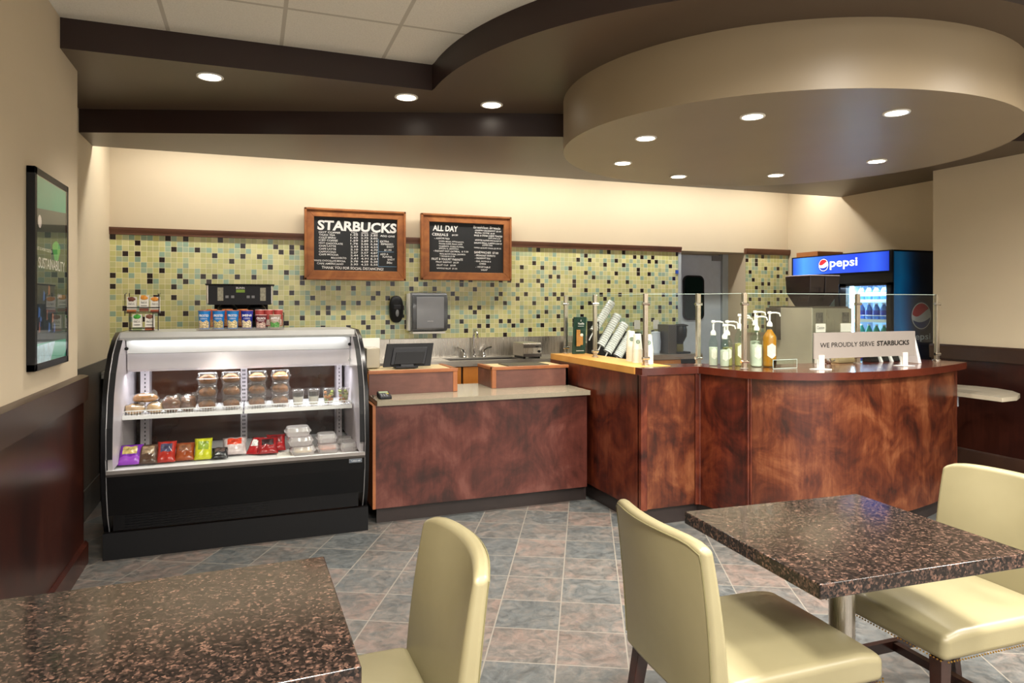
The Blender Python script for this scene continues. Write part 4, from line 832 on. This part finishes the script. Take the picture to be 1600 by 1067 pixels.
# white jug and grinder on the back counter
t = thing('white_canister', 'white plastic canister on the back counter right of the cup stacks', 'canister', (3.99, 6.2, .98))
MB().lathe([(.040, 0), (.052, .04), (.055, .12), (.048, .20), (.046, .225), (.02, .23)], (3.99, 6.2, .981), 24).build('body', mat('pale_blue_white', '#c2cfe2', .3), t)
t = thing('coffee_grinder', 'dark glass and steel coffee grinder on the back counter before the swing door', 'coffee grinder', (4.2, 6.12, .98))
MB().box(4.046, 6.05, .981, 4.15, 6.25, 1.285).build('side_housing', 'steel_dark', t, bevel=.004)
MB().box(4.15, 6.16, .981, 4.31, 6.28, 1.25).box(4.15, 6.03, .981, 4.31, 6.2, 1.0).build('base', 'blackplastic', t, bevel=.004)
MB().lathe([(.045, 0), (.075, .06), (.08, .13), (.07, .17)], (4.225, 6.11, 1.10), 24).build('hopper', 'black', t)
MB().lathe([(.078, 0), (.085, .01), (.04, .022)], (4.235, 6.11, 1.268), 20).build('hopper_lid', 'charcoal', t)
MB().lathe([(.05, 0), (.055, .03), (.05, .08)], (4.21, 6.11, 1.0), 20).build('glass_jar', mat('olive_jar', '#6a6438', .2), t)
# dark trays on inner worktop
for i, (x0, y0, x1, y1, l) in enumerate(((3.02, 4.42, 3.30, 4.85, 'left'), (3.42, 4.14, 3.76, 4.60, 'right'))):
    t = thing('drip_tray', f'dark steel drip tray with black cups on the inner worktop, {l} one', 'tray', ((x0+x1)/2, (y0+y1)/2, .955))
    MB().box(x0, y0, .956, x1, y1, .97).box(x0, y0, .97, x0+.01, y1, 1.0).box(x1-.01, y0, .97, x1, y1, 1.0).box(x0, y1-.01, .97, x1, y1, 1.0).build('tray_body', 'steel_dark', t)
    for k in range(3): MB().lathe([(.025, 0), (.035, .03), (.035, .04)], (x0+.06+k*(x1-x0-.12)/2, (y0+y1)/2, .971), 16).build('ring', 'black', t)
# syrup bottles
def bottle(x, y, h, r, liquid, label, lab=True, full=1.0, tint='glass'):
    t = thing('syrup_bottle', label, 'syrup bottle', (x, y, 1.071), 'syrup bottles with white pumps')
    z = 1.071; s_ = h/.29
    pr_ = [(r*.9, .0), (r, .006), (r, .19*s_), (r*.92, .205*s_), (.017, .245*s_), (.014, .27*s_)]
    MB().lathe(pr_, (x, y, z), 26).build('bottle_glass', tint, t, ang=60)
    zl = .19*s_*full
    MB().lathe([(r*.86, .004), (r*.95, .008), (r*.95, zl*.98), (.001, zl)] if full < .99 else [(r*.86, .004), (r*.95, .008), (r*.95, .19*s_), (r*.85, .203*s_), (.013, .243*s_)], (x, y, z), 26).build('syrup', liquid, t)
    p = MB().lathe([(.018, 0), (.019, .006), (.017, .022), (.009, .034), (.0065, .036), (.0065, .085)], (x, y, z+.262*s_), 18)
    zt = z+.262*s_+.085
    p.lathe([(.007, 0), (.014, .002), (.014, .012), (.010, .018)], (x, y, zt), 16).tube([(x, y, zt+.009), (x+.045, y-.012, zt+.009), (x+.068, y-.018, zt+.003), (x+.074, y-.02, zt-.016)], .0055, 8).build('pump', 'whiteplastic', t)
    if lab:
        mb = MB(); n = 8; vs = []
        for zz in (.055, .075, .14, .155):
            for i in range(n+1):
                a = R(-150+75*i/n); k = 1 if zz in (.075, .14) else .0
                d_ = 0 if k else (abs(i-n/2)/(n/2))*.02*(1 if zz < .1 else -1)
                vs.append((x+(r+.001)*math.cos(a), y+(r+.001)*math.sin(a), z+(zz+d_)*s_))
        mb.add(vs, [(j*(n+1)+i, j*(n+1)+i+1, (j+1)*(n+1)+i+1, (j+1)*(n+1)+i) for j in range(3) for i in range(n)])
        mb.build('label', mat('pale_syrup_label', '#d9d5c8', .5, var=.15, scale=50), t, smooth=False)
clear_l = glass('clear_syrup', '#f2f3ec', .6, 1.35, .05, .6, '#f3f1e4'); yel_l = glass('pale_yellow_syrup', '#f0e8bc', .6, 1.35, .05, .5, '#d9cd8c')
amber_l = glass('amber_syrup', '#d08a20', .8, 1.35, .05, .8, '#c47f18')
for x, y, h, r, lq, l in ((3.01, 3.95, .235, .030, clear_l, 'short clear syrup bottle at the far left of the pump bottles'), (3.035, 3.86, .21, .030, clear_l, 'lowest clear syrup bottle, second from the left'), (3.09, 3.90, .235, .034, yel_l, 'pale yellow syrup bottle, third from the left'),
    (3.17, 3.87, .285, .034, yel_l, 'taller pale yellow syrup bottle left of the steel post'), (3.27, 3.96, .26, .032, clear_l, 'clear syrup bottle directly behind the steel post'), (3.295, 3.86, .31, .034, clear_l, 'tall clear syrup bottle behind the post with raised pump'), (3.235, 3.775, .275, .036, clear_l, 'clear labelled syrup bottle just right of the steel post')):
    bottle(x, y, h, r, lq, l, full=.85)
bottle(3.315, 3.74, .305, .046, amber_l, 'large amber syrup bottle with white label at the right end', full=1)
t = thing('acrylic_holder', 'small clear acrylic holder in front of the amber syrup bottle', 'acrylic holder', (3.36, 3.60, 1.07))
h_ = MB()
for a in ((3.22, 3.60, 1.071, 3.42, 3.604, 1.13), (3.22, 3.63, 1.071, 3.42, 3.634, 1.13), (3.22, 3.60, 1.071, 3.42, 3.634, 1.074)): h_.box(*a)
h_.build('holder_body', 'guard', t, smooth=False)
h_ = MB()
for a, b in (((3.22, 3.60, 1.13), (3.42, 3.60, 1.13)), ((3.42, 3.60, 1.073), (3.42, 3.60, 1.13)), ((3.22, 3.60, 1.073), (3.22, 3.60, 1.13)), ((3.22, 3.60, 1.073), (3.42, 3.60, 1.073))): h_.tube([a, b], .0015, 6)
h_.build('polished_edge', 'edgegl', t)
# espresso machine
t = thing('espresso_machine', 'large stainless espresso machine with two dark bean hoppers behind the glass guard', 'espresso machine', (4.36, 4.45, .955))
MB().box(4.15, 4.21, .957, 4.156, 4.68, 1.47).build('side_panel', mat('beige_brushed_panel', '#aaa493', .35, .4, var=.08, scale=3), t, bevel=.002)
MB().box(4.157, 4.212, .957, 4.57, 4.68, 1.468).build('housing', steel('greenish_steel', '#b5b7ad', .32), t, bevel=.003)
MB().box(4.16, 4.24, 1.468, 4.56, 4.70, 1.482).box(4.10, 4.55, 1.20, 4.149, 4.67, 1.47).build('top_plate', 'steel_dark', t)
for x in (4.195, 4.47):
    MB().box(x, 4.208, 1.35, x+.068, 4.2115, 1.432).build('sticker', mat('dark_picture_sticker', '#4c4a42', .5, var=.6, scale=60), t)
MB().box(4.19, 4.208, 1.275, 4.29, 4.2115, 1.343).box(4.45, 4.208, 1.275, 4.56, 4.2115, 1.343).build('paper_notice', 'whitemat', t)
MB().text('Caution', (4.20, 4.2075, 1.30), (1, 0, 0), (.1, 0, 1), height=.025, fit=.075).build('notice_lettering', 'charcoal', t, smooth=False)
def frust(mb, cx, cy, z0, z1, a0, b0, a1, b1):
    vs = [(cx-a0, cy-b0, z0), (cx+a0, cy-b0, z0), (cx+a0, cy+b0, z0), (cx-a0, cy+b0, z0), (cx-a1, cy-b1, z1), (cx+a1, cy-b1, z1), (cx+a1, cy+b1, z1), (cx-a1, cy+b1, z1)]
    return mb.add(vs, [(0, 3, 2, 1), (4, 5, 6, 7), (0, 1, 5, 4), (1, 2, 6, 5), (2, 3, 7, 6), (3, 0, 4, 7)])
for cx in (4.272, 4.430):
    mb = MB(); frust(mb, cx, 4.41, 1.482, 1.59, .04, .07, .074, .13); frust(mb, cx, 4.41, 1.59, 1.728, .074, .13, .077, .14)
    hp = mb.build('bean_hopper', mat('smoked_brown_plastic', '#1d1516', .08, var=.4, scale=6), t, bevel=.006)
    MB().box(cx-.077, 4.27, 1.729, cx+.077, 4.55, 1.736).build('hopper_lid', 'liner', hp, bevel=.003)
# sign
t = thing('counter_sign', 'light grey sign on white feet reading WE PROUDLY SERVE STARBUCKS', 'sign', (3.87, 3.48, 1.07))
MB().box(3.425, 3.455, 1.142, 4.335, 3.463, 1.312).build('sign_board', mat('warm_grey_sign', '#918a84', .45, var=.01), t)
MB().text('WE PROUDLY SERVE', (3.475, 3.4535, 1.215), (1, 0, .004), (0, 0, 1), height=.031, fit=.475, bold=.004).text('STARBUCKS', (3.975, 3.4535, 1.217), (1, 0, .004), (0, 0, 1), height=.034, fit=.30, bold=.028).build('sign_lettering', 'blackmat', t, smooth=False)
for x in (3.485, 4.235):
    MB().box(x-.055, 3.42, 1.0715, x+.055, 3.50, 1.075).box(x-.022, 3.449, 1.075, x+.022, 3.4548, 1.165).box(x-.022, 3.4635, 1.075, x+.022, 3.469, 1.165).build('sign_foot', 'whiteplastic', t)
# small things behind the sign
t = thing('steel_mug', 'small stainless steel mug behind the grey sign', 'mug', (3.90, 3.80, 1.07))
MB().lathe([(.028, 0), (.032, .01), (.026, .07), (.024, .07)], (3.885, 3.80, 1.071)).build('mug_body', 'chrome', t); MB().tube([(3.91, 3.79, 1.125), (3.945, 3.785, 1.12), (3.945, 3.785, 1.09), (3.912, 3.79, 1.085)], .004).build('mug_handle', 'chrome', t)
tag(MB().box(3.80, 3.79, 1.071, 3.845, 3.83, 1.14).build('sugar_holder', 'whiteplastic', loc=(3.82, 3.81, 1.071)), 'small white holder left of the steel mug', 'holder')
tag(MB().box(3.98, 3.78, 1.071, 4.16, 3.86, 1.125).build('napkin_stack', 'cream_lam', loc=(4.07, 3.82, 1.071), bevel=.004), 'cream napkin stack right of the steel mug', 'napkins')
t = thing('condiment_organizer', 'black condiment organizer with white dividers behind the right end of the sign', 'organizer', (4.5, 3.75, 1.07))
for i in range(4):
    x = 4.27+i*.105
    MB().extr([(3.76, 1.071), (3.84, 1.071), (3.84, 1.15), (3.79, 1.15)], x, x+.082).build('black_bin', 'blackmat', t, bevel=.002)
    if i < 3: MB().extr([(3.745, 1.071), (3.84, 1.071), (3.84, 1.155), (3.785, 1.155)], x+.083, x+.104).build('divider', 'white', t)
tag(slab(MB(), [(4.50, 3.56, 1.072), (4.53, 3.56, 1.072), (4.455, 3.56, 1.30), (4.44, 3.56, 1.30)], (0, 1, 0), .12).build('tent_card', 'white', loc=(4.5, 3.6, 1.072)), 'leaning white card at the right end of the grey sign', 'card')
tag(MB().box(4.74, 3.82, 1.071, 4.84, 3.89, 1.12).build('wooden_block', 'maple', loc=(4.79, 3.85, 1.071), bevel=.003), 'small light wooden block at the foot of the last steel post', 'wooden block')

# ================================================================ DRINKS COOLER
t = thing('drinks_cooler', 'tall black drinks cooler with lit blue PEPSI header against the right wall', 'drinks cooler', (5.75, 5.21, 0))
X0 = 5.47
MB().box(5.54, 4.60, .02, 6.02, 4.625, 2.0).box(5.54, 5.81, .02, 6.02, 5.835, 2.0).box(5.99, 4.6, .02, 6.02, 5.835, 2.0).box(5.50, 4.6, 1.96, 6.02, 5.835, 2.0).box(5.54, 4.6, .02, 6.02, 5.835, .30).build('cabinet_shell', 'blackmat', t)
MB().box(5.472, 4.60, 1.795, 5.54, 5.835, 2.0).build('header_box', 'blackplastic', t)
MB().box(5.485, 4.60, 1.70, 5.54, 5.835, 1.795).build('grille_band', 'charcoal', t)
MB().box(5.49, 4.60, .02, 5.54, 5.835, .28).build('kick_grille', 'charcoal', t)
s = NT('backlit_blue_sign'); tc = s.n('ShaderNodeTexCoord'); sp = s.n('ShaderNodeSeparateXYZ'); s.l(tc.outputs['Object'], sp.inputs[0])
gr = s.ramp(s.math('ADD', s.math('MULTIPLY', sp.outputs[1], .8), .5), [(.02, '#0d2a9a'), (.16, '#2b57d6'), (.30, '#1c3cc0'), (.60, '#1d46c8'), (.86, '#3a7ae6'), (1.0, '#0c2a94')])
s.l(gr, s.b.inputs['Emission Color']); s.b.inputs['Emission Strength'].default_value = 1.3; s.l(gr, s.b.inputs['Base Color'])
hd = MB().box(5.466, 4.625, 1.808, 5.473, 5.81, 1.988).build('lit_header_panel', s.m, t, loc=(5.466-5.75, 0, 1.9))
def globe(o, ux, uy, n_, r, mats, parent, name, lift=.0):
    o, ux, uy, n_ = Vector(o), Vector(ux), Vector(uy), Vector(n_)
    def P(x, y, k): return o+ux*x+uy*y+n_*(lift+k*.0012)
    mb = MB(); N = 40
    mb.poly([P(1.14*r*math.cos(2*math.pi*i/N), 1.14*r*math.sin(2*math.pi*i/N), 1) for i in range(N)], 0)
    mb.poly([P(r*math.cos(2*math.pi*i/N), r*math.sin(2*math.pi*i/N), 2) for i in range(N)], 1)
    q = r*.93
    f1 = lambda x: q*(.12+.55*(x/q)+.25*(x/q)**2-.30*(x/q)**3); f2 = lambda x: q*(-.50+.10*(x/q)+.30*(x/q)**2)
    def cap(f, up, mi):
        xs = [q*math.cos(math.pi*(1-i/60)) for i in range(61)]; A_, B_ = [], []
        for x in xs:
            e = math.sqrt(max(0, q*q-x*x)); y = f(x)
            if (up and y < e) or (not up and y > -e):
                A_.append((x, max(y, -e) if up else min(y, e))); B_.append((x, e if up else -e))
        if len(A_) > 2: mb.poly([P(x, y, 3) for x, y in A_+B_[::-1]], mi)
    cap(f1, True, 2); cap(f2, False, 3)
    mb.build(name, mats, parent, smooth=False)
E_R = emit('lit_red', '#d8202c', 1.1); E_W = emit('lit_white', '#ffffff', 1.5); E_B = emit('lit_blue', '#1a3ab4', .9); E_D = emit('lit_navy', '#0b1f78', .7)
globe((5.465, 5.386, 1.898), (0, -1, 0), (0, 0, 1), (-1, 0, 0), .062, [E_D, E_W, E_R, E_B], t, 'header_globe')
MB().text('pepsi', (5.4635, 5.305, 1.875), (0, -1, 0), (0, 0, 1), height=.105, fit=.335, bold=.012).build('header_lettering', E_W, t, smooth=False)
# doors, with interior
for (ya, yb) in ((4.625, 5.20), (5.225, 5.80)):
    f = MB().box(5.49, ya, .30, 5.535, ya+.045, 1.70).box(5.49, yb-.07, .30, 5.535, yb, 1.70).box(5.49, ya, 1.675, 5.535, yb, 1.70).box(5.49, ya, .30, 5.535, yb, .36).build('glass_door', 'blackplastic', t)
    MB().box(5.505, ya+.045, .36, 5.510, yb-.07, 1.675).build('door_pane', 'glass', f, smooth=False)
    MB().tube([(5.47, yb-.03, .9), (5.47, yb-.03, 1.3)], .008).build('door_handle', 'charcoal', f)
MB().box(5.93, 4.63, .30, 5.935, 5.80, 1.70).box(5.54, 5.205, .30, 5.93, 5.22, 1.70).build('interior_lining', mat('pale_blue_liner', '#b9d2ee', .5), t)
MB().box(5.545, 5.10, .32, 5.56, 5.125, 1.68).build('light_strip', 'coolight', t)
light('lamp_light', 'AREA', (-.19, 4.95-5.21, 1.66), t, 6, (.65, .82, 1), shape='RECTANGLE', size=.2, size_y=.5)
light('lamp_light', 'AREA', (-.18, -.13, 1.25), t, 5, (.65, .82, 1), shape='RECTANGLE', size=.8, size_y=.06).rotation_euler = (R(90), R(90), R(20))
LV = (1.545, 1.355, 1.135, .90)
for z in LV:
    MB().box(5.565, 4.66, z-.02, 5.92, 5.10, z-.012).box(5.56, 4.66, z-.03, 5.567, 5.10, z).build('cooler_shelf', 'white', t)
    MB().tube([(5.56, 4.66, z+.035), (5.56, 5.10, z+.035)], .003).build('shelf_rail', 'white', t)
def dbottle(cap_c, body, lab_c, h):
    b = thing('drink_bottle', 'x', 'bottle', (0, 0, 0))
    MB().lathe([(.030, 0), (.033, .01), (.033, h*.60), (.028, h*.70), (.013, h*.88), (.013, h*.93)], (0, 0, 0), 16).build('bottle_body', body, b)
    MB().lathe([(.0335, h*.30), (.0335, h*.58)], (0, 0, 0), 16).build('wrap_label', lab_c, b)
    MB().lathe([(.015, h*.93), (.015, h), (.001, h)], (0, 0, 0), 12).build('cap', cap_c, b); return b
bl = mat('cool_blue_plastic', '#4a7ed0', .15); bd = mat('deep_blue_label', '#2238a0', .3); teal = mat('teal_bottle', '#1f9a8c', .15); lbw = mat('white_blue_label', '#c9dcf4', .3)
protos = [dbottle('white', bl, lbw, .14), dbottle('whiteplastic', bl, bd, .165), dbottle('whiteplastic', teal, lbw, .18), dbottle('whiteplastic', teal, bd, .19)]
nm = ['upper', 'middle', 'third', 'lowest']; cl = ['pale-labelled blue', 'dark-labelled blue', 'teal', 'dark-labelled teal']; od = ['nearest the open side', 'second', 'third', 'fourth', 'fifth']
for k, z in enumerate(LV):
    for i in range(5):
        b = protos[k] if i == 0 else copy_tree(protos[k]); b.location = (5.62, 4.72+i*.085, z-.011)
        b['label'] = f'{cl[k]} drink bottle on the {nm[k]} cooler shelf, {["rightmost", "second from the right", "middle of the five", "second from the left", "leftmost"][i]}'; b['group'] = 'drink bottles in the cooler'
# printed side of the cooler
s = NT('blue_printed_side'); tc = s.n('ShaderNodeTexCoord'); sp = s.n('ShaderNodeSeparateXYZ'); s.l(tc.outputs['Object'], sp.inputs[0])
nz = s.noise(tc.outputs['Object'], 2.2, 2)
fx = s.math('ADD', s.math('MULTIPLY', sp.outputs[0], 2.1), s.math('MULTIPLY', nz, .35))
s.l(s.ramp(fx, [(.10, '#0c4f86'), (.35, '#0b6aa8'), (.6, '#0a3f74'), (.9, '#071d3a')]), s.b.inputs['Base Color']); s.rough(.3)
sd = MB().box(5.50, 4.594, .05, 6.02, 4.599, 1.985).build('printed_side', s.m, t, loc=(5.50-5.75, 0, 0))
globe((5.84, 4.5935, 1.39), (1, 0, 0), (0, 0, 1), (0, -1, 0), .125, [mat('dark_navy_print', '#1a3050', .4), mat('pale_print', '#b9c2cc', .4), mat('pepsi_red_print', '#a82840', .4), mat('navy_blue_print', '#1c3c74', .4)], t, 'side_globe')
MB().text('pepsi', (5.70, 4.5925, 1.17), (1, 0, 0), (0, 0, 1), height=.075, fit=.26, bold=.012).build('side_lettering', mat('pale_lettering', '#b9c8d8', .4), t, smooth=False)
tag(MB().box(5.60, 5.60, 2.001, 5.95, 5.90, 2.06).build('cardboard_tray', mat('orange_card', '#b4713c', .7), loc=(5.78, 5.75, 2.001)), 'brown cardboard tray lying on top of the drinks cooler', 'box')

# ================================================================ DINING TABLES AND CHAIRS
def table(cx, cy, w_, d_, rz, label):
    t = thing('dining_table', label, 'table', (0, 0, 0))
    MB().box(-w_/2, -d_/2, .717, w_/2, d_/2, .76).build('tabletop', 'granite', t, bevel=.004)
    MB().lathe([(.040, .02), (.040, .70)], (0, 0, 0), 28).build('pedestal', 'steel', t)
    MB().box(-.16, -.16, .70, .16, .16, .717).build('mounting_plate', 'black', t)
    MB().lathe([(.24, 0), (.24, .012), (.06, .035), (.042, .04)], (0, 0, 0.0), 32).build('base', 'steel_dark', t)
    t.location = (cx, cy, 0); t.rotation_euler = (0, 0, rz); return t
table(1.805, 1.703, .765, .665, R(-3.5), 'square brown granite table on a steel pedestal between two olive chairs')
table(-.19, 1.735, .79, .66, R(1), 'square brown granite table at the lower left corner beside one olive chair')
def chair(label):     # faces +x, origin on the floor under the back
    t = thing('dining_chair', label, 'chair', (0, 0, 0), 'pale olive upholstered dining chairs')
    W_ = .50; nx, nz = 14, 12; fr, bk = [], []
    for j in range(nz+1):
        v = j/nz; z = .375+v*.50; rec = -.075*v**1.3; th = .060-.018*v
        for i in range(nx+1):
            u = i/nx*2-1; bow = .055*(u*u)*(.25+.75*v); yw = u*(W_/2)*(.97+.02*math.sin(v*3))
            zz = z+(.006*(1-u*u)-.022*abs(u)**8)*v**3-.008*v
            fr.append((th+rec+bow*.9+.022*(1-u*u)*math.sin(math.pi*min(1, v*1.0)), yw, zz)); bk.append((.0+rec+bow*.9, yw, zz))
    N = len(fr); q = lambda i, j: j*(nx+1)+i; mb = MB(); F_ = []
    for j in range(nz):
        for i in range(nx): F_ += [(q(i, j), q(i+1, j), q(i+1, j+1), q(i, j+1)), (N+q(i, j), N+q(i, j+1), N+q(i+1, j+1), N+q(i+1, j))]
        F_ += [(q(0, j), q(0, j+1), N+q(0, j+1), N+q(0, j)), (q(nx, j), N+q(nx, j), N+q(nx, j+1), q(nx, j+1))]
    for i in range(nx): F_ += [(q(i, 0), N+q(i, 0), N+q(i+1, 0), q(i+1, 0)), (q(i, nz), q(i+1, nz), N+q(i+1, nz), N+q(i, nz))]
    mb.add(fr+bk, F_); b = mb.build('backrest', 'leather', t, bevel=.016, seg=4)
    off = Vector((-.0015, 0, 0)); pts = [Vector(bk[q(0, j)])+off for j in range(1, nz)]+[Vector(bk[q(i, nz)])+Vector((-.001, 0, -.012)) for i in range(nx+1)]+[Vector(bk[q(nx, j)])+off for j in range(nz-1, 0, -1)]
    pts = [Vector((p.x, p.y*.965, p.z)) for p in pts]
    MB().tube(pts, .0022, 6).build('welt_seam', mat('dark_seam', '#6e6848', .5), b)
    n = 14; top, bot = [], []
    for i in range(n+1):
        for j in range(n+1):
            u, v = i/n, j/n*2-1; x = .058+u*.547; y = v*(.25-.004*u)
            dome = .020*(1-v*v)*(1-(2*u-1)**4)
            top.append((x, y, .478+dome-.022*max(0, u-.85)/.15*.5)); bot.append((x, y, .388))
    N2 = len(top); q2 = lambda i, j: i*(n+1)+j; F_ = []
    for i in range(n):
        for j in range(n): F_ += [(q2(i, j), q2(i+1, j), q2(i+1, j+1), q2(i, j+1)), (N2+q2(i, j), N2+q2(i, j+1), N2+q2(i+1, j+1), N2+q2(i+1, j))]
        F_ += [(q2(i, 0), N2+q2(i, 0), N2+q2(i+1, 0), q2(i+1, 0)), (q2(i, n), q2(i+1, n), N2+q2(i+1, n), N2+q2(i, n)), (q2(0, i), q2(0, i+1), N2+q2(0, i+1), N2+q2(0, i)), (q2(n, i), N2+q2(n, i), N2+q2(n, i+1), q2(n, i+1))]
    s_ = MB().add(top+bot, F_).build('seat', 'leather', t, bevel=.024, seg=4)
    nl = MB()
    for i in range(42):
        for sy in (-1, 1): nl.blob((.10+i*.012, sy*.248, .394), .003, .003, .003, 6, 4)
    for i in range(40): nl.blob((.606, -.235+i*.012, .394), .003, .003, .003, 6, 4)
    nl.build('nailhead_trim', mat('brass_nailheads', '#9a7a3a', .3, 1), s_)
    def leg(x, y, dx, dy):
        a = .022; c = .015; vs = [(x+dx-c, y+dy-c, 0), (x+dx+c, y+dy-c, 0), (x+dx+c, y+dy+c, 0), (x+dx-c, y+dy+c, 0), (x-a, y-a, .39), (x+a, y-a, .39), (x+a, y+a, .39), (x-a, y+a, .39)]
        MB().add(vs, [(0, 3, 2, 1), (4, 5, 6, 7), (0, 1, 5, 4), (1, 2, 6, 5), (2, 3, 7, 6), (3, 0, 4, 7)]).build('leg', 'legwood', t, bevel=.002)
    for y in (-.205, .205): leg(.575, y, 0, 0); leg(.055, y, -.075, 0)
    for y in (-.205, .205): MB().box(.035, y-.011, .17, .57, y+.011, .21).build('stretcher', 'legwood', t)
    MB().box(.30, -.205, .175, .325, .205, .205).build('cross_rail', 'legwood', t)
    return t
c = chair('pale olive chair seen from behind at the left side of the right table'); c.location = (1.145, 1.75, 0); c.rotation_euler.z = R(-2)
c2 = copy_tree(c); c2['label'] = 'pale olive chair facing left at the right edge, its seat under the right granite table'; c2.location = (2.61, 1.715, 0); c2.rotation_euler.z = R(178)
c3 = copy_tree(c); c3['label'] = 'pale olive chair facing left beside the left granite table'; c3.location = (.502, 1.785, 0); c3.rotation_euler.z = R(181)
